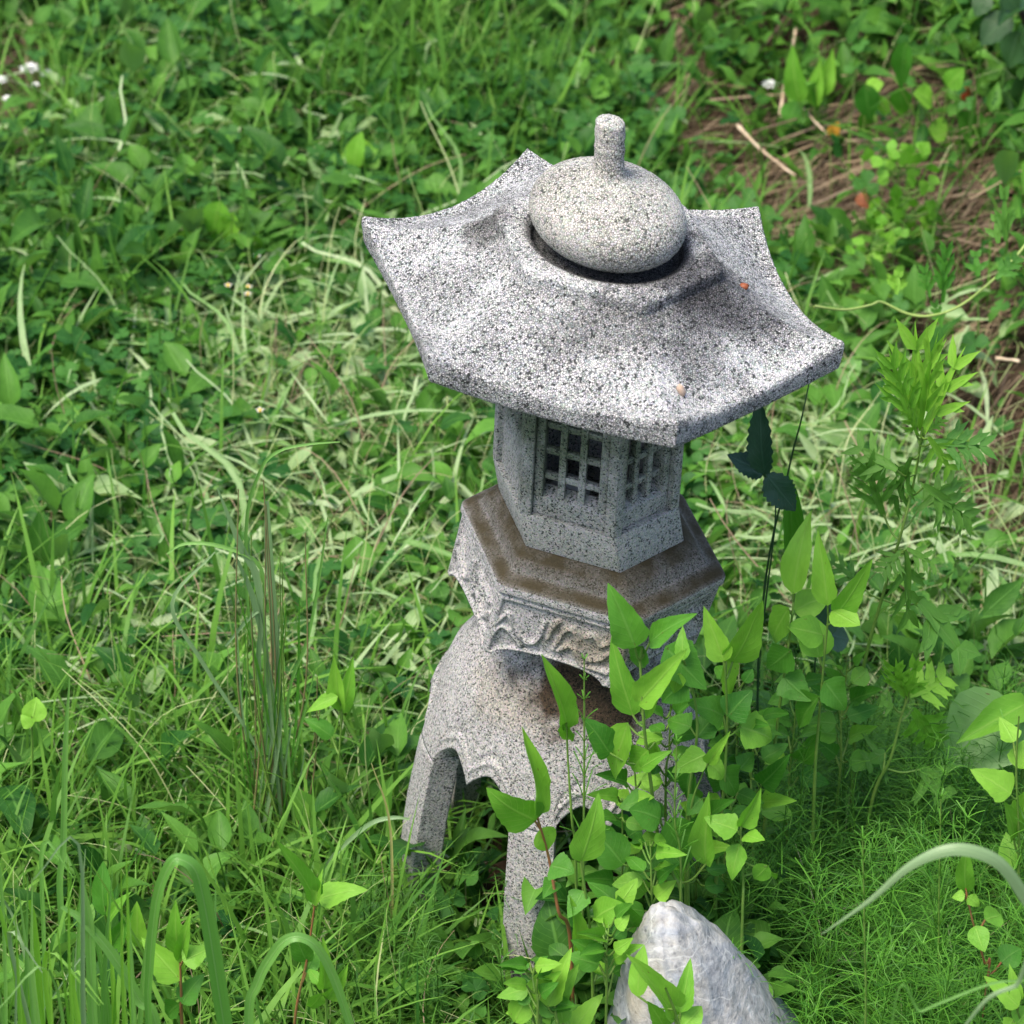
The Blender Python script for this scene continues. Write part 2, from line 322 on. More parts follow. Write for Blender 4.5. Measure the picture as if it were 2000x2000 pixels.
# ================================================================== THE STONE LANTERN
PHI = R(-13.2)
def warp(V):                                                         # the old lantern leans a little and its stones are not quite true
    V = np.array(V, float); x, y, z = V[:,0].copy(), V[:,1].copy(), V[:,2].copy()
    V[:,0] = x + np.interp(z, [0, .50, .546, .64, .66, .69, .70, 1.07, 1.12, 1.30], [-.008, -.006, -.004, .020, .024, .023, .011, .026, .035, .037])
    V[:,1] = y - 0.20*x
    V[:,2] = np.where(z > .692, .692 + (z-.692)*.937, z) - 0.033*x
    return V
def hex_ring(rad, z, n, conc=0.0, dip=0.0, circ=0.0, off=None, zfun=None, rnd=0.0):
    """closed ring on a hexagon of corner radius rad; conc draws the sides in, dip lowers the mid-sides"""
    k = np.repeat(np.arange(6), n); e = np.tile(np.arange(n)/n, 6)
    a0 = PHI + k*math.pi/3; a1 = a0 + math.pi/3; am = a0 + math.pi/6
    x = rad*(np.cos(a0)*(1-e)+np.cos(a1)*e); y = rad*(np.sin(a0)*(1-e)+np.sin(a1)*e)
    q = 1-(2*e-1)**2
    o = -conc*q + (off if off is not None else 0)
    x += np.cos(am)*o; y += np.sin(am)*o
    if rnd:                                                           # soften the corners
        r = np.hypot(x, y); t = rnd*np.abs(2*e-1)**24; x *= 1-t/ r; y *= 1-t/r
    if circ > 0:
        th = np.arctan2(y, x); rc = rad*0.93; x = x*(1-circ)+np.cos(th)*rc*circ; y = y*(1-circ)+np.sin(th)*rc*circ
    zz = z - dip*q if zfun is None else zfun(e)
    return np.stack([x, y, zz + 0*x], 1)
def rings_mesh(name, rings, tone=None):
    n = len(rings[0]); V = np.concatenate(rings); F = grid_faces(len(rings), n, True)
    return np_mesh(name, warp(V), F, tone=None if tone is None else np.repeat(tone, n))
lantern = thing('stone_lantern', 'weathered granite garden lantern with hexagonal roof standing in tall weeds', 'stone lantern', (0.0, 0.0, 0.0))

# ---- roof
n = 150; rg = []
for r_, z_, c_ in ((.05,1.108,1),(.088,1.106,1),(.0945,1.112,1),(.0985,1.124,1),(.108,1.1280,.95),(.114,1.1288,.6),(.122,1.1290,.2),(.132,1.1289,.02),(.1385,1.1280,0),(.1412,1.125,0),(.1420,1.118,0),(.1430,1.1105,0),(.147,1.107,0)):
    rg.append(hex_ring(r_, z_, n, circ=c_, rnd=.003))
extra = []
for i in range(len(rg)-1):                                            # refine the collar
    m_ = max(1, int(np.linalg.norm(rg[i+1][0]-rg[i][0])/.0022))
    extra += [rg[i]*(1-t)+rg[i+1]*t for t in np.arange(m_)/m_]
rg = extra
for s in np.linspace(0, 1, 74):
    g = 1-(1-s)**1.55
    zc = 1.107 - 0.050*g + 0.012*max(0, s-.75)**2/.0625
    rg.append(hex_ring(.148+.144*s, zc, n, conc=.013*s**2, dip=.030*s**1.9, circ=.10*math.sin(math.pi*min(1, s/.92))**1.5))
zt = 1.069
for r_, dz in ((.3022,-.002),(.3036,-.006),(.3036,-.012),(.3028,-.020),(.3018,-.028),(.3008,-.036),(.2995,-.041),(.297,-.0445),(.292,-.0465)):
    rg.append(hex_ring(r_-.008, zt+dz, n, conc=.013, dip=.030 - .012*(-dz/.045)))
for s in np.linspace(0.05, 1, 30):
    rg.append(hex_ring(.284-.165*s, zt-.0465-.006*s, n, conc=.013*(1-s), dip=.018*(1-s)))
rt = np.array([np.interp(np.hypot(q[0,0],q[0,1]), [.07,.094,.098,.101,.1405,.143,.150,.158], [1,1,.6,0,0,.40,.25,0]) if q[0,2] > 1.09 else 0. for q in rg])  # ring weights for the shade painted round the finial and below the collar
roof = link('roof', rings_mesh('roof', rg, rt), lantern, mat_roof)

# ---- finial: flattened onion with a stub stem
prof = []
for t in np.linspace(-1.25, 1.44, 110):
    c, s_ = math.cos(t), math.sin(t)
    prof.append((.0935*abs(c)**(.88 if s_ > 0 else .62), 1.164 + (.056 if s_ > 0 else .050)*s_))
prof = [(.03, 1.110)] + prof
r_l, z_l = prof[-1]
prof = [q for q in prof if q[1] < 1.16 or q[0] > .034]
r_l, z_l = prof[-1]
prof += [(.0185 + (r_l-.0185)*q**1.8, 1.2345 + (z_l-1.2345)*q**.55) for q in np.linspace(.93, 0, 14)] + [(.0176+.0004*math.sin(z*300), z) for z in np.linspace(1.236,1.294,26)] + [(.0172,1.298),(.0155,1.3005),(.011,1.302),(.005,1.3025),(.0004,1.3025)]
th = np.arange(256)/256*2*math.pi
V = np.concatenate([np.stack([r*np.cos(th), r*np.sin(th), np.full(256, z)], 1) for r, z in prof])
finial = link('finial', np_mesh('finial', warp(V), grid_faces(len(prof), 256, True)), lantern, mat_finial)

# ---- firebox: six walls, two with lattice windows in view, one with a round window
FR, FZ, FH = .1185, .692, .335
def face_pts(k, u, v, d):                                             # u along the wall, v up, d inward
    am = PHI + k*math.pi/3 + math.pi/6; ap = FR*math.cos(math.pi/6) - d
    return np.stack([ap*math.cos(am) - u*math.sin(am), ap*math.sin(am) + u*math.cos(am), FZ + v], -1)
BOXF = np.array([(0,1,3,2),(4,6,7,5),(0,4,5,1),(2,3,7,6),(0,2,6,4),(1,5,7,3)])
def wall_box(pile, k, u0, u1, v0, v1, d0, d1, slope=0.0):
    mt = math.tan(math.pi/6); A = FR/2
    def uu(u, d): return (math.copysign(A - d*mt, u) if abs(abs(u)-A) < 1e-6 else u)
    pts = []
    for u in (u0, u1):
        for v in (v0, v1):
            for d in (d0, d1):
                vv = v + (slope if (v == v1 and d == d1) else 0)
                pts.append(face_pts(k, np.array(uu(u, d)), np.array(vv), d))
    pile.add(np.array(pts), BOXF)
def bevelled(name, pile, parent, mat, bev=.0016):
    me = np_mesh(name, warp(np.concatenate(pile.V)), np.concatenate(pile.F), smooth=False)
    bm = bmesh.new(); bm.from_mesh(me); bmesh.ops.recalc_face_normals(bm, faces=bm.faces)
    bmesh.ops.bevel(bm, geom=list(bm.edges), offset=bev, segments=2, affect='EDGES', profile=.6)
    bm.to_mesh(me); bm.free(); o = link(name, me, parent, mat); return o
A = FR/2
fire = Pile()
for k in range(6):
    wall_box(fire, k, -A, A, 0, .056, 0, .03)
    for s in (-1, 1):
        u0, u1 = sorted((s*A, s*.046)); wall_box(fire, k, u0, u1, .0562, FH, 0.0, .03)
    wall_box(fire, k, -.0459, .0459, .30, FH, .003, .03)
firebox = bevelled('firebox', fire, lantern, mat_firebox)
def lattice(k):
    p = Pile()
    wall_box(p, k, -.0458, .0458, .0562, .084, .008, .029, slope=.010)
    for s in (-1, 1):
        u0, u1 = sorted((s*.0457, s*.0345)); wall_box(p, k, u0, u1, .0842, .2998, .0075, .029)
    return p
for k in (3, 4, 5):
    if k == 3:
        # wall with a round opening: ring between the square field and a circle
        m_ = 96; tt = np.arange(m_)/m_*2*math.pi
        sq = np.stack([np.cos(tt), np.sin(tt)], 1); sq = sq/np.max(np.abs(sq), axis=1)[:, None]
        hx, hv, cv = .0457, .1217, .178
        rows = []
        for (f, d) in ((1, .008), (.5, .008), (0.0, .008), (-.08, .012), (-.12, .028)):
            rr = .0335 if f >= 0 else .0335 - .03*abs(f)
            u = sq[:,0]*hx*max(f,0) + np.cos(tt)*rr*(1-max(f,0)); v = cv + sq[:,1]*hv*max(f,0) + np.sin(tt)*rr*(1-max(f,0))
            rows.append(face_pts(k, u, v, d))
        link('round_window', np_mesh('round_window', warp(np.concatenate(rows)), grid_faces(len(rows), m_, True)), firebox, mat_firebox)
        continue
    fr = bevelled('window_frame', lattice(k), firebox, mat_firebox, .002)
    for u in (-.0125, .0125):
        b = Pile(); wall_box(b, k, u-.0044, u+.0044, .0835, .2995, .0115, .021); bevelled('lattice_bar', b, firebox, mat_firebox, .0012)
    for v in (.116, .156, .196, .236, .276):
        b = Pile(); wall_box(b, k, -.0344, .0344, v-.0046, v+.0046, .0135, .0225); bevelled('lattice_bar', b, firebox, mat_firebox, .0012)
for k in (0, 1, 2):
    b = Pile(); wall_box(b, k, -.0455, .0455, .0562, .2998, .008, .028); bevelled('back_panel', b, firebox, mat_firebox)
b = Pile(); th12 = PHI + np.arange(6)*math.pi/3
top = np.concatenate([np.stack([.09*np.cos(th12), .09*np.sin(th12), np.full(6, FZ+.004)],1), np.stack([.02*np.cos(th12), .02*np.sin(th12), np.full(6, FZ+.005)],1)])
link('firebox_floor', np_mesh('firebox_floor', warp(top), grid_faces(2, 6, True), smooth=False), firebox, mat_firebox)
# white lamp standing inside
V, F, U = tube([(0,0,z) for z in (.698,.70,.75,.79,.805,.812)], [.001,.030,.030,.028,.018,.001], 28)
V = V*np.array([1,1,.9]) + np.array([-.022,-.022,.036])
tag(link('lamp', np_mesh('lamp', warp(V), F), None, mat_lamp), 'white lamp glimpsed behind the lattice inside the stone lantern', 'lamp')

# ---- platform with carved sides
n = 120; e = np.arange(n)/n; rg = []
for r_, z_ in ((.06,.694),(.10,.694),(.1225,.6925),(.130,.687),(.1345,.683),(.1375,.6815),(.1395,.6795),(.1425,.674),(.146,.6675),(.1485,.6655),(.155,.6625),(.163,.6598),(.1685,.6578),(.1702,.6563),(.171,.654),(.1710,.650),(.1710,.6455),(.1704,.6440),(.1662,.6425),(.1650,.6400),(.1668,.638)):
    rg.append(hex_ring(r_, z_, n, rnd=.002))
ex = []
for i in range(len(rg)-1):
    m_ = max(1, int(np.linalg.norm(rg[i+1][0]-rg[i][0])/.0024)); ex += [rg[i]*(1-t)+rg[i+1]*t for t in np.arange(m_)/m_]
rg = ex + [rg[-1]]
silt_r = [np.interp(np.hypot(q[0,0],q[0,1]), [.10,.1225,.132,.1365,.144,.149,.156,.163,.1685,.1700], [1,1.0,1.0,.85,.66,.95,1,1,.75,0]) if q[0,2] > .654 else 0. for q in rg]
xx = np.abs(2*e-1)
zb_e = 0.548 + .017*np.sqrt(np.clip(1-(np.clip(xx-.12,0,1)/.74)**2, 0, 1))
zb6 = np.tile(zb_e, 6)
strokes = [[(0,.71),(.05,.45),(.108,.32),(.16,.5),(.23,.70),(.31,.81),(.37,.71),(.385,.35)], [(.015,.93),(.05,.62),(.09,.54),(.17,.67),(.26,.90)],
           [(.44,.62),(.45,.4),(.477,.22)], [(.50,.80),(.54,.40),(.585,.30),(.65,.45),(.69,.64),(.77,.78),(.86,.66),(.90,.5)], [(.54,.80),(.615,.64),(.68,.78),(.74,.92),(.877,.86),(.96,.75)], [(.70,.36),(.76,.30),(.82,.42),(.86,.36)]]
dense = [smooth_path([(x,y,0) for x,y in s], 40)[:, :2] for s in strokes]
def relief(ev, v):
    r = np.full(ev.shape, -.0042)
    pm = sstep(.035,.055,ev)*sstep(.035,.055,1-ev)*sstep(.05,.09,v)*(1-sstep(.93,.99,v))
    h = np.zeros(ev.shape)
    for s in dense:
        dd = np.min(np.hypot((ev[...,None]-s[:,0])*.17, (v[...,None]-s[:,1])*.095), axis=-1)
        h = np.maximum(h, np.exp(-(dd/.0036)**2))
    return pm*(-.0050 + (.0066*h))
nv = 44
for v in np.linspace(0.02, 1, nv):
    zz = .638 + (zb6-.638)*v; rad = .1672 - .004*v
    off = np.tile(relief(e, np.full(n, v)), 6)
    hr = hex_ring(rad, 0, n, off=off, rnd=.002); hr[:,2] = zz; rg.append(hr)
for r_, up in ((.1620,.0005),(.155,.002),(.14,.004),(.12,.012),(.10,.018),(.04,.020)):
    hr = hex_ring(r_, 0, n); hr[:,2] = zb6 + up; rg.append(hr)
platform = link('platform', rings_mesh('platform', rg, np.array(silt_r+[0.]*(len(rg)-len(silt_r)))), lantern, mat_granite)

# ---- domed base with cloud-shaped openings between six legs
PROF = np.array([(.545,.05),(.54,.070),(.53,.085),(.51,.102),(.495,.115),(.476,.129),(.444,.150),(.384,.173),(.316,.194),(.224,.211),(.168,.218),(.0,.237),(-.06,.243)])[::-1]
LEGA = R(-104)
def brad(z): return np.interp(z, PROF[:,0], PROF[:,1])
def zopen(tp):                                                        # tp degrees from the middle of an opening
    a = np.abs(tp); lob = np.sqrt(np.clip(1-((a-10.2)/11.2)**2, 0, 1))
    return .324 + .034*lob + .010*np.exp(-((a-10.2)/6)**2)
Mth = 1440; th = np.arange(Mth)/Mth*2*math.pi
tp = (np.degrees(th - LEGA) % 60) - 30
isopen = np.abs(tp) < 21.4
zb = np.where(isopen, zopen(tp), .324)
zr = smoothed = zb
rows_o, rows_i = [], []
NB = 64
for v in np.linspace(0, 1, NB)**0.9:
    z = .545 + (zb-.545)*v
    d = z - np.where(isopen, zopen(tp), 9)
    ridge = .0032*np.exp(-((d-.019)/.0042)**2) - .0022*np.exp(-((d-.028)/.004)**2)
    r = brad(z) + np.where(isopen, ridge, 0)
    rows_o.append(np.stack([r*np.cos(th), r*np.sin(th), z], 1))
    ri = np.maximum(brad(z) - .038 - .004*(1-v), .02); zi = np.minimum(z, .515 + 0*z); 
    rows_i.append(np.stack([ri*np.cos(th), ri*np.sin(th), zi], 1))
rows_o = [rows_o[0]*np.array([.1,.1,1]) + np.array([0,0,.002])] + rows_o
allr = rows_o + rows_i[::-1]
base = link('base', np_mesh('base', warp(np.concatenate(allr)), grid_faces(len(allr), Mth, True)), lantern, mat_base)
for k in range(6):
    ang = np.degrees(LEGA) + 60*k; hw = 30-21.4; thl = np.radians(ang + np.linspace(-hw, hw, 42))
    loops = []
    for z in np.concatenate([[.327], np.linspace(.322, -.06, 66)]):
        ro = brad(z); ri = ro - .040
        tl = np.radians(ang) + (thl-np.radians(ang))*(.93 + .10*(z/.325)**2)
        if z > .325: tl = thl; ro -= .004; ri += .004
        o_ = np.stack([ro*np.cos(tl), ro*np.sin(tl), np.full(len(tl), z)], 1); i_ = np.stack([ri*np.cos(tl), ri*np.sin(tl), np.full(len(tl), z)], 1)[::-1]
        def seg(a, b_): return a + (b_-a)*np.linspace(0,1,18)[1:-1,None]
        # rounded outer edges
        loops.append(np.concatenate([o_, seg(o_[-1], i_[0]), i_, seg(i_[-1], o_[0])]))
    link('leg', np_mesh('leg', warp(np.concatenate(loops)), grid_faces(len(loops), len(loops[0]), True)), base, mat_base)

# ---- pebble and crumbs lying on the roof
def ray_to_z(px, py, z): return G(px, py, z)
def lump(name, loc, size, mat, sub=2, amp=.25, seed=0):
    bm = bmesh.new(); bmesh.ops.create_icosphere(bm, subdivisions=sub, radius=1)
    for v_ in bm.verts:
        f = 1 + amp*(noise.noise(v_.co*1.7 + Vector((seed, 0, 0)))); v_.co = Vector((v_.co.x*size[0]*f, v_.co.y*size[1]*f, v_.co.z*size[2]*f))
    for f in bm.faces: f.smooth = True
    me = bpy.data.meshes.new(name); bm.to_mesh(me); bm.free(); o = link(name, me, None, mat); o.location = loc; return o
def drop_on_roof(px, py):                                             # nearest roof surface along the view
    dg = bpy.context.evaluated_depsgraph_get(); dg.update()
    ok, loc, nor, _ = roof.ray_cast(CPOS, ray(px, py).normalized())
    return loc if ok else G(px, py, 1.05)
o = lump('pebble', drop_on_roof(1330, 768)+Vector((0,0,.004)), (.005,.006,.0085), mat_shell, 2, .3, 3)
tag(o, 'small tan pebble lying near the front corner of the lantern roof', 'pebble'); o.rotation_euler = (0, R(-20), R(15))
o = lump('seed_husk', drop_on_roof(1453, 562)+Vector((0,0,.002)), (.006,.005,.004), mat_rust, 2, .3, 5)
tag(o, 'tiny brown seed husk on the right slope of the lantern roof', 'seed')

# ================================================================== THE GROUND
gx = np.linspace(-1.9, 1.9, 190); gy = np.linspace(-1.6, 4.6, 300)
X, Y = np.meshgrid(gx, gy); Z = ground(X, Y) + .010*(vnoise(X, Y, 22, 4)-.5)
far = np.maximum(np.abs(X)-1.5, 0)
g_me = np_mesh('ground', np.stack([X, Y, Z], -1).reshape(-1, 3), grid_faces(300, 190, False))
tag(link('ground', g_me, None, mat_soil), kind='structure')

# ------------------------------------------------------------------ leaf and blade templates (unit length along +Y, unit width along X)
def strip(nseg, width, nac=2, fold=.12, droop=.5, wave=0.0, serr=None, seed=0):
    rs = np.random.default_rng(seed); t = np.linspace(0, 1, nseg+1)
    wv = np.array([width(x) for x in t])
    ang = droop*t; dy = np.cos(ang)/nseg; dz = -np.sin(ang)/nseg
    yy = np.concatenate([[0], np.cumsum(dy[:-1])]); zz = np.concatenate([[0], np.cumsum(dz[:-1])])
    us = np.linspace(-1, 1, nac+1); V = []; U = []
    ph = rs.uniform(0, 6.28, 2)
    for i in range(nseg+1):
        for u in us:
            ww = wv[i]
            off = 0
            if serr and abs(u) == 1: ww *= 1 + serr*(1 if i % 2 else -1); off = serr*.10*(-1 if i % 2 else 1)
            x = u*.5*ww
            V.append((x, yy[i]+off/ nseg*2, zz[i] + fold*abs(u)*ww + wave*math.sin(ph[0 if u < 0 else 1] + 9*t[i])*abs(u)*ww)); U.append((.5+.5*u, t[i]))
    return np.array(V), grid_faces(nseg+1, nac+1, False), np.array(U)
def ovate(x):  return max(.015, math.sin(math.pi*min(1, x**.72))**.85)
def lanceo(x): return max(.02, (math.sin(math.pi*x**.62))**1.05)
def delto(x):
    return max(.012, min(1, (x/.20)**.6)*max(0.0, 1-((x-.20)/.80 if x > .20 else 0)**1.25)**.85*1.02)
def obov(x):   return max(.06, math.sin(math.pi*min(1, (x*.93)**1.5+.02))**.7)
def bladew(x): return max(.03, min(1, .55+2*x)*(1-x**2.2)**.8)
def cat(*ts):
    V=[];F=[];U=[];n=0
    for v,f,u in ts: V.append(v);F.append(f+n);U.append(u);n+=len(v)
    return np.concatenate(V), np.concatenate(F), np.concatenate(U)
def xf(t, M=None, pos=(0,0,0)):
    V,F,U = t; V = V if M is None else V@np.asarray(M).T; return V+np.array(pos), F, U
def rotz(a): c,s=math.cos(a),math.sin(a); return np.array([[c,-s,0],[s,c,0],[0,0,1]])
def rotx(a): c,s=math.cos(a),math.sin(a); return np.array([[1,0,0],[0,c,-s],[0,s,c]])
def scl(x,y,z): return np.diag([x,y,z])
T_blade = [strip(6, bladew, 1, 0, d, seed=i) for i, d in enumerate((.3,.7,1.2,1.8,2.5))]
T_ovate = [strip(6, ovate, 2, f, d, wave=.05, seed=i) for i,(f,d) in enumerate(((.12,.3),(.2,.8),(.05,1.2),(.25,.1)))]
T_lance = [strip(6, lanceo, 2, f, d, wave=.06, seed=i) for i,(f,d) in enumerate(((.15,.3),(.25,.9),(.1,1.4)))]
T_delto = [strip(6, delto, 2, f, d, wave=.05, seed=i) for i,(f,d) in enumerate(((.12,.3),(.2,.8)))]
def trefoil(seed):
    rs = np.random.default_rng(seed); parts = []
    for k in range(3):
        a = k*2.094 + rs.uniform(-.2,.2)
        parts.append(xf(strip(3, obov, 2, .12, .5, seed=seed+k), rotz(a)@rotx(rs.uniform(-.1,.35))@scl(.62,.55,.55), (0,0,0)))
    return cat(*parts)
T_clover = [trefoil(s) for s in (1,5,9,14)]
HK = 30
def crook(t, a, f, ph):
    V,F,U = t; V = V.copy(); V[:,0] += a*HK*np.sin(V[:,1]*f+ph)*(V[:,1]); return V,F,U
T_line = [strip(4, lambda x: 1.0, 1, 0, d) for d in (.1,.6,1.3)]
T_stem = [crook(strip(7, lambda x: 1.0-.5*x, 1, 0, d, seed=k), a, f, k) for k,(d,a,f) in enumerate(((.2,.14,5),(.7,.2,4),(1.3,.25,6),(.4,.3,3),(1.9,.1,5)))]

def rot_many(yaw, pitch, roll):
    cz,sz,cx,sx,cy,sy = np.cos(yaw),np.sin(yaw),np.cos(pitch),np.sin(pitch),np.cos(roll),np.sin(roll)
    n = len(yaw); Rz = np.zeros((n,3,3)); Rx = np.zeros((n,3,3)); Ry = np.zeros((n,3,3))
    Rz[:,0,0]=cz;Rz[:,0,1]=-sz;Rz[:,1,0]=sz;Rz[:,1,1]=cz;Rz[:,2,2]=1
    Rx[:,0,0]=1;Rx[:,1,1]=cx;Rx[:,1,2]=-sx;Rx[:,2,1]=sx;Rx[:,2,2]=cx
    Ry[:,0,0]=cy;Ry[:,0,2]=sy;Ry[:,1,1]=1;Ry[:,2,0]=-sy;Ry[:,2,2]=cy
    return Rz@Rx@Ry
def sample(n, dens, ylo=-.95, yhi=3.0, pad=.12, clear=True):
    """scatter points over the ground in and just outside the view, thinned by a density function of place"""
    out = []; got = 0
    while got < n:
        y = RNG.uniform(ylo, yhi, n); hw = (np.abs(np.hypot(y-CPOS.y, CPOS.z))*HALF + pad)
        x = CPOS.x + RNG.uniform(-1, 1, n)*hw.max(); ok = np.abs(x-CPOS.x) < hw
        z = ground(x, y); px, py = to_px(np.stack([x,y,z],1)); ok &= RNG.random(n) < dens(x, y, px, py)
        r = np.hypot(x+.0, y); 
        if clear: ok &= r > .12
        p = np.stack([x,y,z],1)[ok]; out.append(p); got += len(p)
        if len(out) > 60: break
    return np.concatenate(out)[:n]
def field(name, mat, tmpls, n, dens, length, width, pitch, lift, toneb=(.5,.3), zscale=None, yhi=3.0, ylo=-.95, clear=True, yawfn=None, tone_fn=None):
    p = sample(n, dens, ylo, yhi, clear=clear); n = len(p); pile = Pile()
    L = RNG.uniform(*length, n)*np.exp(RNG.normal(0,.18,n)); W = L*RNG.uniform(*width, n)
    yaw = RNG.uniform(0, 2*math.pi, n) if yawfn is None else yawfn(p)
    M = rot_many(yaw, RNG.uniform(*pitch, n), RNG.normal(0, .35, n))
    S = np.zeros((n,3,3)); S[:,0,0] = W; S[:,1,1] = L; S[:,2,2] = np.minimum(L, W*2.0) if zscale is None else L
    tone = np.clip(RNG.normal(*toneb, n), 0, 1)
    if tone_fn is not None: tone = np.clip(tone + tone_fn(p), 0, 1)
    h = RNG.uniform(*lift, n); p = p.copy(); p[:,2] += h
    idx = RNG.integers(0, len(tmpls), n)
    for k, t in enumerate(tmpls):
        s = idx == k; pile.many(t, (M@S)[s], p[s], tone[s])
    return pile, p, h
def patch(x, y, s, lo, hi, seed=0): return sstep(lo, hi, vnoise(x, y, s, seed))
def box_soft(px, py, x0, x1, y0, y1, f=90):
    return sstep(x0-f, x0+f, px)*(1-sstep(x1-f, x1+f, px))*sstep(y0-f, y0+f, py)*(1-sstep(y1-f, y1+f, py))
def bank(x, y):                                                       # bare brown face of the bank
    d = bankdist(x, y); return sstep(-.07, .02, d)*(1-sstep(.34, .62, d))
def bare(x, y, px, py): return np.maximum(bank(x, y)*.93, box_soft(px, py, -400, 100, 90, 350, 45)*1.0)
def cutz(px, py):                                                     # where the weeds have been mown and lie wilting
    return np.maximum(np.maximum(box_soft(px, py, 420, 960, 700, 1420, 120), 1.0*box_soft(px, py, 1400, 2100, 700, 1420, 90)), .5*box_soft(px,py,60,560,1050,1620,120))
def lantern_keep(px, py): return 1 - .8*box_soft(px, py, 800, 1000, 1640, 1800, 50)

def stuff(name, pile, mat): return tag(link(name, pile.mesh(name), None, mat), kind='stuff')
# clover and small round leaves: thick in the back-left meadow
dn = lambda x,y,px,py: (1-bare(x,y,px,py))*(.35+.65*patch(x,y,3.2,.35,.6,3))*(1-.8*cutz(px,py))*(1-.75*sstep(1250,1600,py))
pl, pp, hh = field('clover', None, T_clover, 9500, dn, (.026,.046), (.85,1.05), (-.5,.5), (.03,.15), (.45,.25), yhi=3.1)
stuff('clover_patch', pl, mat_clover)
pl = Pile(); n = len(pp); base_p = pp.copy(); base_p[:,2] -= hh
M = rot_many(RNG.uniform(0,6.28,n), np.full(n, math.pi/2)+RNG.normal(0,.2,n), RNG.uniform(0,3,n)); S = np.zeros((n,3,3)); S[:,0,0]=.0022; S[:,1,1]=hh; S[:,2,2]=hh
pl.many(T_line[0], M@S, base_p, RNG.uniform(0,.6,n)); stuff('clover_stalks', pl, mat_palestem)
# broad meadow leaves of all sorts
dn = lambda x,y,px,py: (1-bare(x,y,px,py))*(.5+.5*patch(x,y,2.5,.3,.7,6))*(1-.35*cutz(px,py))*(1-.6*sstep(1450,1800,py)*sstep(900,1100,px))*(1-.72*sstep(1350,1650,py)*(1-sstep(700,850,px)))*lantern_keep(px,py)
tf = lambda p: .25*(vnoise(p[:,0],p[:,1],2.0,9)-.5)
pl, _, _ = field('b', None, T_ovate+T_delto, 10500, dn, (.024,.056), (.42,.72), (-.2,1.15), (.0,.15), (.42,.28), tone_fn=tf)
stuff('broad_leaf_weeds', pl, mat_broad)
pl, _, _ = field('b2', None, T_lance, 9000, dn, (.04,.095), (.16,.30), (.3,1.35), (.0,.10), (.40,.28), tone_fn=tf)
stuff('lance_leaf_weeds', pl, mat_broad)
# bigger leaves rising above the rest in drifts
dn = lambda x,y,px,py: (1-bare(x,y,px,py))*patch(x,y,3.6,.48,.66,41)*(1-.6*cutz(px,py))*(1-.85*sstep(1450,1700,py)*sstep(800,1000,px))*lantern_keep(px,py)
pl, _, _ = field('b3', None, T_ovate+T_delto+T_lance, 750, dn, (.055,.092), (.34,.58), (.2,1.35), (.03,.20), (.38,.26), tone_fn=tf)
stuff('large_leaf_weeds', pl, mat_broad)
dn = lambda x,y,px,py: (1-bare(x,y,px,py))*np.clip(box_soft(px,py,640,960,-200,330,60)+.5*patch(x,y,3.1,.55,.7,44)*(1-sstep(800,1000,py)),0,1)
pl, _, _ = field('g2', None, T_blade[:3], 1500, dn, (.15,.28), (.022,.036), (1.05,1.6), (-.01,.02), (.55,.25), zscale=1)
stuff('tall_meadow_grass', pl, mat_grass)
# grass
dn = lambda x,y,px,py: (1-.93*bare(x,y,px,py))*(.35+.65*patch(x,y,2.8,.35,.65,12))*(1-.3*cutz(px,py))*lantern_keep(px,py)
pl, _, _ = field('g', None, T_blade, 29000, dn, (.08,.22), (.016,.036), (.85,1.65), (-.01,.02), (.42,.27), zscale=1, tone_fn=tf)
stuff('meadow_grass', pl, mat_grass)
dn = lambda x,y,px,py: box_soft(px,py,-200,760,1380,2700,110)*(.4+.6*patch(x,y,4,.3,.6,61))
pl, _, _ = field('g3', None, T_blade, 5200, dn, (.11,.28), (.018,.034), (.95,1.6), (-.01,.03), (.66,.25), zscale=1)
stuff('bright_foreground_grass', pl, mat_grass)
# mown, wilted leaves lying pale side up, with pale stems and dry stalks among them
dn = lambda x,y,px,py: (1-bare(x,y,px,py))*np.clip(cutz(px,py)+.05+.22*box_soft(px,py,0,900,350,1500,150),0,1)
pl, _, _ = field('c', None, T_ovate+T_lance, 4300, dn, (.025,.075), (.22,.5), (-.6,.9), (.02,.12), (.40,.28))
stuff('mown_wilted_leaves', pl, mat_cut)
pl, _, _ = field('c2', None, T_blade+T_stem[:2], 4200, dn, (.07,.19), (.022,.055), (-.35,.75), (.02,.13), (.50,.3), zscale=1)
stuff('mown_grass_swath', pl, mat_cut)
dn = lambda x,y,px,py: (1-.8*bare(x,y,px,py))*np.clip(.2+cutz(px,py)*.9+.5*sstep(1300,1500,py)*(1-sstep(750,900,px)),0,1)*lantern_keep(px,py)
pl, _, _ = field('s', None, T_stem, 5600, dn, (.07,.19), (.007,.013), (-.1,1.5), (.01,.12), (.40,.3), zscale=1)
stuff('mown_stems', pl, mat_palestem)
pl, _, _ = field('s2', None, T_stem, 1300, lambda x,y,px,py: np.clip(.08+cutz(px,py)*.8+.4*box_soft(px,py,430,760,1300,1750,60),0,1)*(1-bare(x,y,px,py)), (.06,.20), (.007,.014), (-.1,1.5), (.01,.12), (.6,.25), zscale=1)
stuff('dry_stalks', pl, mat_straw)
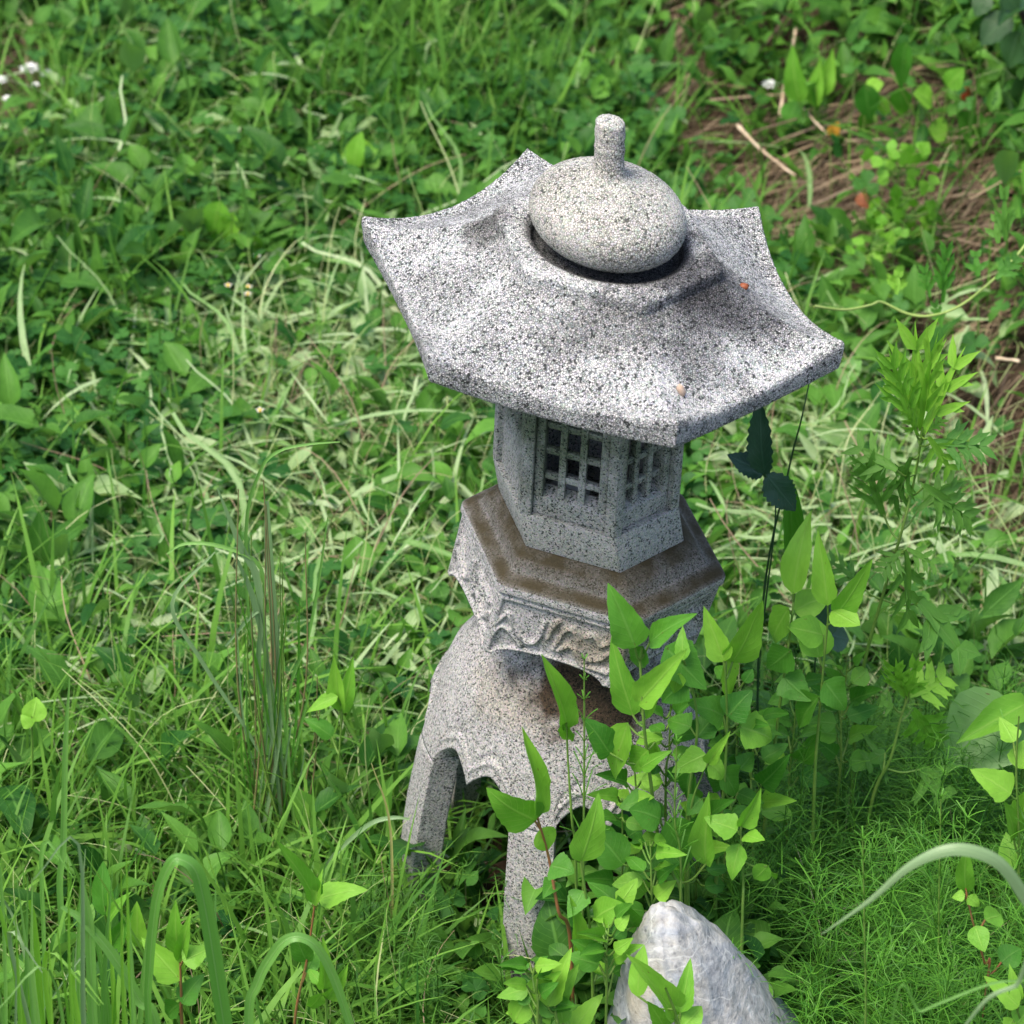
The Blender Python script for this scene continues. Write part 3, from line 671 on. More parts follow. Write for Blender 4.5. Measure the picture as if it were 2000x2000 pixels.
# thatch of dead grass hanging down the bank and over bare soil
def downhill(p):
    e_ = .01; gx_ = ground(p[:,0]+e_, p[:,1])-ground(p[:,0]-e_, p[:,1]); gy_ = ground(p[:,0], p[:,1]+e_)-ground(p[:,0], p[:,1]-e_)
    return np.arctan2(-gy_, -gx_) - math.pi/2 + RNG.normal(0, .55, len(p))
dn = lambda x,y,px,py: np.clip(bare(x,y,px,py)*(.25+.75*patch(x,y,5,.35,.6,21)),0,1)
pl, _, _ = field('t', None, T_line+T_blade[:2], 5600, dn, (.07,.20), (.008,.017), (-.75,.15), (.008,.05), (.36,.28), zscale=1, yawfn=downhill)
stuff('dead_grass_thatch', pl, mat_straw)
# sparse green growing on the bank, and thick growth on top of it
dn = lambda x,y,px,py: bank(x,y)*.5*patch(x,y,4,.5,.62,31) + sstep(.30,.5,bankdist(x,y))
pl, _, _ = field('k', None, T_ovate+T_lance+T_delto, 2700, dn, (.035,.08), (.3,.6), (-.1,1.2), (.01,.15), (.55,.28))
stuff('bank_weeds', pl, mat_broad)
# horsetail thickets: whorls of thread-fine branches on thin stalks
def horsetails(pile, pts, hrange, spread=.11):
    for (x, y) in pts:
        z0 = gz(x, y); h = random.uniform(*hrange); lean = Vector((random.gauss(0,.12), random.gauss(0,.12), 1)).normalized()
        pile.add(*tube([Vector((x,y,z0))+lean*h*t for t in (0,.33,.66,1)], [.0016,.0014,.0011,.0006], 3), tone=random.uniform(.2,.8))
        nw = int(h/.021)
        for j in range(3, nw+1):
            f = j/nw; c = Vector((x,y,z0)) + lean*h*f; L = spread*(1-.75*f**2)*random.uniform(.7,1.15)
            nb = random.randint(6, 9); a0 = random.uniform(0, 6.28)
            a = a0 + np.arange(nb)/nb*6.283 + RNG.normal(0,.2,nb); Ls = L*RNG.uniform(.6,1.15,nb)
            M = rot_many(a, RNG.uniform(.1,1.0,nb), RNG.uniform(-.6,.6,nb)); S = np.zeros((nb,3,3)); S[:,0,0] = .0013; S[:,1,1] = Ls; S[:,2,2] = Ls
            pile.many(random.choice((T_stem[0],T_stem[1],T_stem[2],T_stem[3],T_line[1])), M@S, np.tile(np.array(c), (nb,1)), np.clip(RNG.normal(.45,.25,nb),0,1))
def region_pts(n, poly, Ymin, Ymax):
    out = []
    while len(out) < n:
        y = random.uniform(Ymin, Ymax); x = random.uniform(-.9, .8); px, py = to_px(np.array([[x,y,gz(x,y)+.12]]))
        if poly(px[0], py[0]) and math.hypot(x, y) > .2: out.append((x, y))
    return out
hp = Pile(); horsetails(hp, region_pts(140, lambda a,b: 1390 < a < 2050 and 1480 < b < 2200 and b > 1480 + max(0, 1500-a)*2.2, -.62, .28), (.20,.40), .125)
stuff('horsetail_thicket', hp, mat_horse)
hp = Pile(); horsetails(hp, region_pts(36, lambda a,b: 690 < a < 1060 and 1690 < b < 2200, -.62, .02), (.12,.26), .09)
stuff('fine_horsetail_patch', hp, mat_horse2)

# dark undergrowth crowding the lantern's feet on the near side
dn = lambda x,y,px,py: box_soft(px,py,1060,1480,1560,2300,40)*(np.hypot(x,y) > .12)
pl, _, _ = field('u', None, T_ovate+T_delto, 1000, dn, (.035,.07), (.5,.75), (-.3,1.1), (.01,.26), (.35,.25), yhi=-.1)
stuff('dark_undergrowth', pl, mat_broad)

# crumbs and clods of earth on the bare bank
bm = bmesh.new(); bmesh.ops.create_icosphere(bm, subdivisions=1, radius=1); bm.verts.ensure_lookup_table()
CV = np.array([tuple(v.co*(1+.35*noise.noise(v.co*2.3))) for v in bm.verts]); CF_ = np.array([[v.index for v in f.verts] + [f.verts[2].index] for f in bm.faces]); bm.free()
p = sample(2600, lambda x,y,px,py: bare(x,y,px,py), yhi=3.0); nn = len(p); rr = RNG.uniform(.003,.013,nn)*np.exp(RNG.normal(0,.3,nn))
V = (np.einsum('nij,vj->nvi', rot_many(RNG.uniform(0,6,nn),RNG.uniform(0,6,nn),RNG.uniform(0,6,nn)), CV)*rr[:,None,None]*np.array([1,1,.8]) + p[:,None,:]).reshape(-1,3)
F = (CF_[None,:,:3] + (np.arange(nn)*len(CV))[:,None,None]).reshape(-1,3)
tag(link('soil_crumbs', np_mesh('soil_crumbs', V, F, smooth=False), None, mat_soil), kind='stuff')

# ================================================================== PLANTS ONE CAN TELL APART
rnd = random.Random(23)
def leaf_mesh(name, width, nseg=12, nac=4, fold=.10, droop=.5, wave=.05, serr=.035, seed=0, curl=0.0):
    V, F, U = strip(nseg, width, nac, fold, droop, wave, serr, seed)
    rs = np.random.default_rng(seed+50)
    V[:,2] += .012*np.sin(V[:,1]*24 + rs.uniform(0,6))*np.abs(V[:,0])*2 + .02*np.sin(V[:,1]*7+V[:,0]*5+rs.uniform(0,6))
    V[:,0] += .05*np.sin(V[:,1]*3.0 + rs.uniform(0,6))*V[:,1]
    return np_mesh(name, V, F, U)
LM = {'delto': [leaf_mesh('delto_leaf', delto, fold=f, droop=d, seed=i) for i,(f,d) in enumerate(((.12,.5),(.18,.8),(.06,1.0),(.24,.3),(.15,.65),(.08,.2)))],
      'lance': [leaf_mesh('lance_leaf', lanceo, fold=f, droop=d, serr=.02, seed=i+5) for i,(f,d) in enumerate(((.14,.3),(.2,.7),(.1,1.0)))],
      'ovate': [leaf_mesh('ovate_leaf', ovate, fold=f, droop=d, serr=.015, seed=i+9) for i,(f,d) in enumerate(((.10,.3),(.16,.7),(.05,.5)))],
      'round': [leaf_mesh('round_leaf', lambda x: max(.05, math.sin(math.pi*min(1,x**.8))**.6), 8, 4, .08, .3, .03, 0, 31)]}
def lobed_mesh(name, lobes, wmul, seed, droop=.4):
    """deeply cut leaf: a midrib blade with pairs of pointed lobes running off it at rising angles"""
    rs = np.random.default_rng(seed)
    parts = [strip(8, lambda x: max(.02, (.55+.45*math.sin(math.pi*x))*(1-x**3)), 2, .1, droop, .03, .05, seed)]
    parts[0] = xf(parts[0], scl(.22*wmul, 1, 1))
    for k in range(lobes):
        t = .22 + .52*k/max(1, lobes-1); L = (.62 - .32*t)*rs.uniform(.85,1.1)
        for s in (-1, 1):
            lb = strip(5, lanceo, 2, .1, droop*.8, .04, .06, seed+k)
            lb = xf(lb, rotz(-s*(.95-.45*t+rs.uniform(-.08,.08)))@scl(.20*wmul, L, L))
            lb = xf(lb, None, (0, t, -.12*droop*t*t))
            parts.append(lb)
            if L > .38:
                l2 = xf(strip(4, lanceo, 2, .1, .4, .04, 0, seed+k), rotz(-s*(1.5-.4*t))@scl(.12*wmul, L*.42, L*.42)); a = .95-.45*t
                parts.append(xf(l2, None, (s*math.sin(a)*L*.45, t+math.cos(a)*L*.45, -.12*droop*t*t-.01)))
    V, F, U = cat(*parts); V = V.copy(); V[:,0] = V[:,0]
    w = np.ptp(V[:,0]); V[:,0] /= w; return np_mesh(name, V, F, U)
LM['lobed'] = [lobed_mesh('lobed_leaf', 3, .62, 3, .3), lobed_mesh('lobed_leaf', 4, .66, 4, .6), lobed_mesh('lobed_leaf', 3, .72, 6, .5)]
LM['toothed'] = [leaf_mesh('toothed_leaf', lambda x: ovate(x), 18, 4, .12, .5, .06, .10, 40+i) for i in range(3)]
LM['cutleaf'] = [lobed_mesh('broad_lobed_leaf', 2, 1.15, 13, .4), lobed_mesh('broad_lobed_leaf', 3, 1.0, 14, .6)]

def put_leaf(root, base, tip, width, kind, mat, face=None, name='leaf', roll=0.0, parent_loc=None):
    """a leaf from base to tip; face = rough direction its upper side looks"""
    ms = LM[kind]; me0 = rnd.choice(ms); key = me0.name + '|' + mat.name
    me = bpy.data.meshes.get(key)
    if me is None:
        me = me0.copy(); me.name = key; me.materials.append(mat)
    base, tip = Vector(base), Vector(tip); yv = tip-base; L = yv.length; yv.normalize()
    nrm = Vector(face) if face is not None else (Vector((rnd.uniform(-.4,.4), -.6, .85)))
    xv = yv.cross(nrm); 
    if xv.length < 1e-4: xv = Vector((1,0,0))
    xv.normalize(); zv = xv.cross(yv)
    if roll: 
        q = Matrix.Rotation(roll, 3, yv); xv, zv = q@xv, q@zv
    Lm = L*1.04
    o = link(name, me, root)
    rl = Vector(root.location) if root is not None else Vector((0,0,0))
    o.matrix_basis = Matrix(((xv.x*width, yv.x*Lm, zv.x*Lm*.6, base.x-rl.x), (xv.y*width, yv.y*Lm, zv.y*Lm*.6, base.y-rl.y), (xv.z*width, yv.z*Lm, zv.z*Lm*.6, base.z-rl.z), (0,0,0,1)))
    return o
def plant(name, label, cat, Y, stem_px, leaves, stem_r=.003, smat=None, lmat=None, kind='delto', group=None, dY=.03, petioles=True, root_xy=None):
    """stem_px: photo pixels from root to top at depth Y; leaves: (base px, tip px, width px[, kind[, mat[, dy tip[, face]]]])"""
    smat = smat or mat_stem; lmat = lmat or mat_weed
    pts = [P(px, py, Y + rnd.uniform(-dY,dY)*.4) for px, py in stem_px]
    foot = pts[0].copy(); g = gz(foot.x, foot.y)
    if foot.z > g+.01: pts = [Vector((foot.x + .02*rnd.uniform(-1,1), foot.y, g-.01))] + pts
    r0 = pts[0].copy(); r0.z = gz(r0.x, r0.y)
    root = thing(name, label, cat, r0, group)
    path = smooth_path(pts, 30); pile = Pile()
    pile.add(*tube(path, np.linspace(stem_r, stem_r*.45, len(path)), 6))
    for lf in leaves:
        b, t, wd = lf[:3]; kd = lf[3] if len(lf) > 3 and lf[3] else kind; mt = lf[4] if len(lf) > 4 and lf[4] else lmat
        dyt = lf[5] if len(lf) > 5 and lf[5] is not None else rnd.uniform(-dY, dY); fc = lf[6] if len(lf) > 6 else None
        wd = wd*1.18; B = P(b[0], b[1], Y + rnd.uniform(-dY, dY)*.5); T = P(t[0], t[1], B.y + dyt)
        put_leaf(root, B, T, wd*PXM(Y), kd, mt, fc)
        if petioles:
            d = np.linalg.norm(path - np.array(B) - np.array([0,0,-.015]), axis=1); q = Vector(path[int(np.argmin(d))])
            if (q-B).length > .004:
                mid = (q+B)/2 + Vector((0,0,-.15*(q-B).length))
                pile.add(*tube(smooth_path([q, mid, B + (T-B)*.03], 9), .0014, 5))
    V = np.concatenate(pile.V) - np.array(r0)
    link('stem', np_mesh('stem', V, np.concatenate(pile.F), np.concatenate(pile.U)), root, smat)
    return root
LW = 'leafy weed'; GF = 'leafy weeds growing in front of the lantern'
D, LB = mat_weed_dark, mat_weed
# --- the clump in front of the lantern
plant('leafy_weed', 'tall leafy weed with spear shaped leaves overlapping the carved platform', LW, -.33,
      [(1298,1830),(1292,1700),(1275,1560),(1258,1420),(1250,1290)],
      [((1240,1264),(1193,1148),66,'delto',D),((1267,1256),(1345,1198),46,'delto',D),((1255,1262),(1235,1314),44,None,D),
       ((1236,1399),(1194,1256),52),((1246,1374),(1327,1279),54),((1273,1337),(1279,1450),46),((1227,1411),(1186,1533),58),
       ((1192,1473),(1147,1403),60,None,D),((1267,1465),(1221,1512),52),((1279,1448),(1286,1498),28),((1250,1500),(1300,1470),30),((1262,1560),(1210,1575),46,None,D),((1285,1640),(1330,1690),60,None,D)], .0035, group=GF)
plant('leafy_weed', 'leafy weed with broad dark leaves beside the right corner of the carved platform', LW, -.27,
      [(1340,1720),(1345,1560),(1362,1420),(1345,1300)],
      [((1300,1262),(1378,1347),80,'delto',D),((1335,1290),(1331,1222),28),((1327,1314),(1315,1362),28),((1350,1420),(1300,1400),50,None,D),((1360,1440),(1410,1380),55,None,D),((1350,1500),(1330,1570),55,None,D),((1340,1330),(1290,1370),60,None,D)], group=GF)
plant('leafy_weed', 'leafy weed with paired pointed leaves right of the carved platform', LW, -.25,
      [(1400,1700),(1412,1560),(1420,1420),(1416,1293)],
      [((1414,1293),(1378,1190),46),((1429,1296),(1492,1186),64),((1418,1289),(1428,1371),46),((1415,1400),(1350,1370),60,None,D),((1420,1400),(1470,1350),60,None,D),((1445,1418),(1527,1450),70),((1410,1500),(1450,1560),55,None,D)], group=GF)
plant('leafy_weed', 'slender weed with two stacked narrow leaves before the dark hollow of the base', LW, -.34,
      [(1125,1700),(1117,1600),(1109,1480),(1107,1412)],
      [((1107,1424),(1080,1293),46,'lance'),((1105,1412),(1108,1478),30,'delto')], .0022, group=GF)
plant('leafy_weed', 'weed with reddish stem and spreading leaves before the front leg of the lantern', LW, -.40,
      [(1115,1850),(1091,1780),(1072,1676),(1051,1600)],
      [((1049,1592),(1045,1438),40,'lance'),((1047,1604),(963,1566),80,'delto',None,-.05,(-.2,-.9,.5)),((1056,1618),(1076,1664),50,'ovate'),((1075,1690),(1120,1700),60,None,D),((1085,1720),(1060,1750),36,None,D)], .003, mat_redstem, group=GF)
plant('leafy_weed', 'weed with large heart shaped leaves on a straight stem right of the front leg', LW, -.42,
      [(1160,2010),(1153,1821),(1134,1684)],
      [((1134,1684),(1184,1568),66,'delto'),((1130,1862),(1123,1759),42),((1134,1862),(1186,1815),34),((1209,1767),(1250,1716),38),((1160,1795),(1208,1765),58,'ovate'),((1240,1810),(1205,1765),52,'ovate',D),((1140,1740),(1108,1790),46,None,D),((1165,1905),(1205,1850),40,None,D)], .003, group=GF)
plant('leafy_weed', 'low leafy weed cluster at the bottom edge below the front leg', LW, -.50,
      [(1090,2040),(1085,1980),(1080,1900)],
      [((1068,1966),(1110,1857),46),((1003,1997),(1061,1897),48),((1080,1960),(1130,1890),40),((1085,1985),(1030,1930),34,None,D),((1120,2010),(1175,1940),42),((1100,2000),(1090,1930),36)], group=GF)
plant('leafy_weed', 'bright leafy weed in front of the left flank of the grey rock', LW, -.58,
      [(1330,2060),(1322,1990),(1300,1930)],
      [((1316,1990),(1257,1868),54),((1328,1978),(1351,1872),40),((1330,2010),(1372,1962),44,'ovate'),((1300,2010),(1270,1960),40),((1245,1948),(1252,1850),40,'ovate')], group=GF)
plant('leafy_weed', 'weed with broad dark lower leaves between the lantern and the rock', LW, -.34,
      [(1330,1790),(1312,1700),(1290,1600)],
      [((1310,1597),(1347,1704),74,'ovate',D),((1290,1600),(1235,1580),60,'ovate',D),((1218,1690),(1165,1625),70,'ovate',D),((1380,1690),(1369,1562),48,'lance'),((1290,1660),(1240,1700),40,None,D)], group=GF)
plant('leafy_weed', 'bright leafy weed with drooping leaves at the edge of the horsetails right of the lantern', LW, -.36,
      [(1450,1800),(1452,1720),(1446,1620)],
      [((1447,1615),(1488,1548),38),((1441,1622),(1377,1594),52),((1445,1648),(1419,1726),42),((1455,1630),(1490,1640),34),((1490,1690),(1505,1725),40,'ovate'),((1500,1690),(1470,1722),36,'ovate')], .0025, group=GF)
plant('leafy_weed', 'leafy weed with three spread bright leaves in front of the right leg of the lantern', LW, -.30,
      [(1345,1640),(1378,1492)],
      [((1380,1474),(1312,1505),50),((1383,1492),(1417,1439),26),((1383,1488),(1428,1527),44),((1370,1560),(1340,1590),40,None,D)], .0022, group=GF)
plant('leafy_weed', 'tall leafy weed with upright spear leaves right of the lantern, tallest of its cluster', LW, -.12,
      [(1500,1560),(1520,1400),(1540,1260),(1552,1160)],
      [((1549,1160),(1568,998),50,'lance'),((1549,1192),(1619,1163),52,'ovate'),((1541,1187),(1482,1269),54),((1545,1270),(1490,1310),60,None,D),((1530,1320),(1580,1370),60,None,D),((1515,1420),(1460,1400),60,None,D)], .003, group=GF)
plant('leafy_weed', 'leafy weed with forked bright leaves right of the lantern beside the mugwort', LW, -.14,
      [(1590,1560),(1600,1400),(1618,1200)],
      [((1617,1182),(1595,1044),44,'delto'),((1632,1203),(1703,1102),46),((1610,1240),(1545,1222),58,'ovate'),((1600,1285),(1590,1210),60,'ovate'),((1625,1192),(1677,1218),50,'ovate'),((1610,1330),(1660,1390),60,None,D),((1600,1360),(1550,1420),60,None,D)], .003, group=GF)
# fuller growth between them
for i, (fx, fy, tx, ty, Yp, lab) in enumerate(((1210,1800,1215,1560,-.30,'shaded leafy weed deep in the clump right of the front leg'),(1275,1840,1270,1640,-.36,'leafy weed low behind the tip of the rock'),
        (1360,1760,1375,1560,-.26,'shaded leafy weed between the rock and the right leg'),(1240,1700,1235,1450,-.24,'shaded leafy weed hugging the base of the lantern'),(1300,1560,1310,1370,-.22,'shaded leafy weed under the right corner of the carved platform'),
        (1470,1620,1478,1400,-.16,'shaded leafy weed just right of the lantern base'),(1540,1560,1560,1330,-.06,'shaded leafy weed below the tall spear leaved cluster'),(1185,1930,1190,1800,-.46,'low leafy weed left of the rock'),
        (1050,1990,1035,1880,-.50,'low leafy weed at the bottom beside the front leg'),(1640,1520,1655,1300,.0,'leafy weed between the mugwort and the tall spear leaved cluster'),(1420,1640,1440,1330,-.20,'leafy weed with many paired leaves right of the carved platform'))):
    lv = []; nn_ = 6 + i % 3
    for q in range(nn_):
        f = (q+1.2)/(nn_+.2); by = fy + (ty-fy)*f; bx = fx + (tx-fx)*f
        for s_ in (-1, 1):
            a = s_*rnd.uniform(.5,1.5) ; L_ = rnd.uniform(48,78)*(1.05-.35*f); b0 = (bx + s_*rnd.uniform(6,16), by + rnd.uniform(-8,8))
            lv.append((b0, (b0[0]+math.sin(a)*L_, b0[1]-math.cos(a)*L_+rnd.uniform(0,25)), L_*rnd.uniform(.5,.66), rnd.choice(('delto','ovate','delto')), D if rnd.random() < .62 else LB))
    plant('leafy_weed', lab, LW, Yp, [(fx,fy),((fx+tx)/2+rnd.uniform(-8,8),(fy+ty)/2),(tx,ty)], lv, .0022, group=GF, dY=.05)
# --- lower left
GL = 'leafy weeds in the grass at the lower left'
plant('leafy_weed', 'young weed with two bright leaves and a red lower stem left of the lantern', LW, -.40,
      [(575,2010),(600,1871),(617,1750)],
      [((617,1760),(562,1650),42),((621,1755),(708,1730),50,'delto',None,-.02,(.1,-.5,.85)),((615,1770),(625,1700),18,'lance'),((600,1880),(575,1830),40,'ovate',D),((597,1900),(625,1840),36,'ovate',D)], .0025, mat_redstem, group=GL)
plant('leafy_weed', 'bright yellow green weed with toothed leaves among grass at the lower left', LW, -.50,
      [(357,2020),(354,1940),(352,1880)],
      [((352,1915),(276,1832),62),((350,1867),(338,1770),42),((356,1876),(410,1853),50),((352,1880),(362,1800),26,'lance'),((354,1960),(395,1900),46,None,D),((352,1960),(310,1990),40,None,D)], .0028, mat_redstem, group=GL)
plant('leafy_weed', 'small weed with narrow bright leaves under the arching blade left of the lantern', LW, -.52,
      [(640,2020),(638,1960),(632,1920)],
      [((632,1930),(640,1850),36),((630,1940),(590,1990),30),((638,1950),(680,1900),34),((628,1925),(600,1880),26)], .002, group=GL)
plant('leafy_weed', 'pale leafed weed behind the grass blades at the far lower left', LW, -.25,
      [(215,1940),(212,1830),(205,1770)],
      [((205,1790),(196,1690),42,'ovate',D),((212,1800),(240,1740),24,'lance'),((215,1850),(255,1790),40,None,D),((270,1850),(262,1770),40,'ovate')], .002, group=GL)
plant('leafy_weed', 'weed with one folded heart leaf standing tall at the left edge', LW, .10,
      [(66,1640),(64,1500),(62,1400)],
      [((62,1410),(72,1362),44,'ovate'),((62,1420),(40,1395),24),((66,1560),(30,1540),40,None,D)], .002, group=GL)
plant('leafy_weed', 'leaning weed with narrow leaves on a pale stem left of the lantern dome', LW, .05,
      [(640,1640),(660,1500),(668,1380)],
      [((665,1390),(650,1290),34,'lance'),((668,1395),(690,1290),30,'lance'),((660,1360),(598,1388),26,'lance'),((650,1440),(595,1400),34,'lance',D)], .0022, group=GL)
# --- right side low
GR = 'leafy weeds among the horsetails at the right edge'
plant('leafy_weed', 'small weed on a red stem with round lower leaves under the arching blade', LW, -.45,
      [(1930,1905),(1923,1880),(1900,1800),(1886,1735)],
      [((1887,1744),(1883,1672),36,'ovate'),((1885,1748),(1858,1752),22),((1890,1750),(1918,1775),24),((1923,1797),(1962,1780),44,'ovate'),((1905,1808),(1922,1857),40,'ovate'),((1955,1880),(1995,1850),50,'ovate',D)], .002, mat_redstem, group=GR)
plant('leafy_weed', 'leafy weed in the bottom right corner', LW, -.55,
      [(1990,2040),(1985,1965)], [((1990,1968),(1927,1906),44),((1985,1962),(1978,1890),28,'lance'),((1985,2000),(2020,1960),44),((1980,1990),(1960,2020),36)], .002, group=GR)
plant('leafy_weed', 'tall leafy weed cut by the right edge beside the horsetails', LW, -.20,
      [(1985,1800),(1990,1650),(1985,1500),(1990,1400)],
      [((1974,1552),(1902,1498),60),((1980,1450),(1955,1400),40),((1980,1640),(1972,1570),48,'lance'),((1990,1600),(2020,1540),50),((1985,1500),(2010,1440),46),((1978,1700),(1962,1620),42,'lance')], .0025, group=GR)
# --- mugwort and friends
plant('mugwort_plant', 'tall mugwort with deeply cut feathery leaves right of the lantern', 'mugwort', .02,
      [(1670,1420),(1690,1288),(1730,1143),(1762,1035),(1788,926),(1802,835)],
      [((1790,835),(1789,640),120,'lobed',mat_weed,.02,(0,-1,.35)),((1806,846),(1878,682),95,'lobed',mat_weed,.03),((1786,832),(1734,690),80,'lobed',mat_weed),((1800,840),(1820,670),60,'lobed',mat_weed),
       ((1817,864),(1942,872),95,'lobed'),((1813,853),(1862,925),70,'lobed',mat_weed),((1752,919),(1664,866),90,'lobed'),((1784,893),(1742,993),70,'lobed'),((1802,948),(1906,1020),105,'lobed'),
       ((1726,1006),(1688,898),90,'lobed'),((1766,1075),(1776,1225),80,'lobed'),((1762,1075),(1718,1122),70,'lobed'),((1770,1072),(1832,1105),60,'lobed'),((1790,1000),(1870,930),70,'lobed'),
       ((1795,1175),(1895,1290),130,'cutleaf'),((1680,1140),(1615,1090),60,'lobed'),((1790,850),(1770,800),40,'lobed',mat_weed),((1800,850),(1845,815),40,'lobed',mat_weed)], .0032, mat_stem, mat_mug, dY=.04)
plant('mugwort_plant', 'low mugwort with broad bright lobed leaves behind the horsetails at the right', 'mugwort', -.05,
      [(1700,1580),(1740,1480),(1760,1400),(1778,1350)],
      [((1775,1358),(1852,1318),95,'cutleaf',mat_weed),((1782,1383),(1831,1454),90,'cutleaf',mat_weed),((1770,1360),(1745,1300),70,'cutleaf',mat_weed),((1745,1380),(1720,1370),50,'cutleaf'),((1730,1470),(1690,1490),100,'cutleaf'),((1800,1500),(1850,1560),110,'cutleaf'),((1770,1365),(1790,1290),60,'cutleaf',mat_weed)], .003, mat_stem, mat_mug)
plant('dark_sprig', 'sprig of three toothed dark blue green leaves on a thin stem right of the firebox', 'sprig', .05,
      [(1480,1330),(1495,1180),(1515,1000),(1498,925)],
      [((1494,928),(1475,790),44,'toothed'),((1492,926),(1428,885),46,'toothed'),((1496,926),(1556,1003),52,'toothed')], .0018, mat_darkstem, mat_bluedark, dY=.02)
plant('dark_stalk', 'bare dark stalk rising behind the right corner of the roof', 'stalk', .18, [(1490,1180),(1540,920),(1565,820),(1582,740)], [((1540,930),(1555,1180),36,'lance',mat_weed_dark)], .002, mat_darkstem)
plant('dark_sprig', 'low tuft of dark blue green leaves behind the bright weeds right of the lantern', 'sprig', .06, [(1590,1330),(1600,1240)],
      [((1590,1235),(1640,1170),60,'ovate'),((1600,1230),(1570,1170),50,'ovate'),((1610,1240),(1665,1245),56,'ovate')], .0018, mat_darkstem, mat_bluedark)
# --- dock leaf folded over
dk = thing('dock_plant', 'large quilted dock leaf folded over at the right edge', 'dock leaf', Vector((P(1990,1420,.02).x, .02, gz(.5,.02))))
put_leaf(dk, P(1990,1385,.05), P(1846,1485,-.01), 185*PXM(0), 'ovate', mat_dock, (-.45,-.75,.5))
put_leaf(dk, P(2010,1372,.03), P(1880,1440,-.05), 70*PXM(0), 'lance', mat_weed, (.3,-.4,.9))
V,F,U = tube(smooth_path([Vector((0,0,0)), P(2000,1500,.03)-dk.location, P(1995,1390,.04)-dk.location], 14), .004, 6); link('stem', np_mesh('stem', V, F, U), dk, mat_stem)

# --- ribbons: long grass blades
def ribbon(path, widths, mat, name, parent=None, nrm=(0,-.7,.7), m=30, twist=0.0):
    p = smooth_path(path, m); n = len(p); t = np.gradient(p, axis=0); t /= np.linalg.norm(t, axis=1)[:,None]
    s = np.linspace(0, 1, n); wd = np.interp(s, np.linspace(0,1,len(widths)), widths)
    nv = np.tile(np.array(nrm, float), (n,1)); V = []; U = []
    x = np.cross(t, nv); x /= np.linalg.norm(x, axis=1)[:,None]+1e-9
    for i in range(1, n):
        if np.dot(x[i], x[i-1]) < 0: x[i] *= -1
    zz = np.cross(x, t)
    a = twist*s; x = x*np.cos(a)[:,None] + zz*np.sin(a)[:,None]; zz = np.cross(x, t)
    for u in (-1, -.5, 0, .5, 1): V.append(p + x*(u*.5*wd)[:,None] + zz*(.16*abs(u)*wd)[:,None]); U.append(np.stack([np.full(n,.5+.5*u), s],1))
    V = np.stack(V, 1).reshape(-1,3); U = np.stack(U, 1).reshape(-1,2)
    if parent is not None: V = V - np.array(parent.location)
    o = link(name, np_mesh(name, V, grid_faces(n, 5, False), U), parent, mat)
    if parent is None:
        c = Vector(p[0]); me = o.data; co = np.zeros(len(V)*3, np.float32); me.vertices.foreach_get('co', co); co = co.reshape(-1,3)-np.array(c); me.vertices.foreach_set('co', co.astype(np.float32).ravel()); me.update(); o.location = c
    return o
def blade(label, px, Y, w, mat=None, dY=0.0, group=None, twist=0.0, nrm=(0,-.7,.7)):
    n = len(px); pts = [P(x, y, Y + dY*i/(n-1)) for i,(x,y) in enumerate(px)]
    g = gz(pts[0].x, pts[0].y)
    if pts[0].z > g+.02: pts = [Vector((pts[0].x, pts[0].y, g-.005))] + pts; w = [w[0]] + list(w)
    root = thing('arching_grass', label, 'grass', pts[0], group)
    ribbon(pts, [q*PXM(Y) for q in w], mat or mat_blade, 'blade', root, nrm, 40, twist); return root
blade('broad pale grass blade arching over the horsetails at the right edge', [(2060,1850),(2030,1795),(2000,1748),(1965,1698),(1930,1672),(1880,1659),(1830,1666),(1770,1697),(1700,1758),(1606,1824)], -.95, [22,24,26,26,27,27,24,17,10,2], mat_bluegrass)
blade('soft thin grass blade crossing the bottom right corner', [(2030,1900),(1985,1925),(1930,1950),(1880,2010)], -1.05, [8,10,9,6], mat_bluegrass)
blade('faint low grass blade rising from the bottom edge near the right', [(1740,2010),(1800,1975),(1870,1945),(1940,1920),(2000,1915)], -1.0, [4,6,7,6,4])
blade('wide bent grass blade folding over at the lower left, largest there', [(292,2020),(292,1900),(306,1760),(331,1692),(352,1679),(381,1699),(397,1755),(414,1851),(440,2020)], -.62, [14,18,22,24,26,30,34,36,36], twist=.5)
blade('bright grass blade arching to the right at the bottom left of the lantern', [(486,2020),(503,1921),(534,1863),(559,1836),(588,1831),(621,1852),(654,1914),(690,2020)], -.62, [20,22,22,22,20,20,20,16])
blade('straight grass blade slanting up to the left at the lower left', [(310,2030),(270,1950),(224,1871),(166,1801),(120,1770)], -.60, [22,24,24,20,8])
blade('tall narrow upright grass blade near the left edge', [(118,1760),(124,1652),(128,1466),(136,1325)], -.25, [14,14,12,3])
blade('tall upright grass blade at the lower left beside the folded one', [(184,2020),(178,1880),(174,1797),(160,1715)], -.6, [20,22,20,4])
blade('pale dry blade arching toward the left leg of the lantern', [(630,1760),(638,1693),(671,1652),(725,1608),(770,1597),(800,1600)], -.05, [6,8,9,10,8,4], mat_bluegrass)
blade('thin straw coloured stalk standing left of the lantern leg', [(762,1930),(766,1714),(758,1590),(725,1490)], -.15, [6,6,5,2], plain_mat('pale_stalk', (.36,.36,.10), (.44,.40,.16), .5))
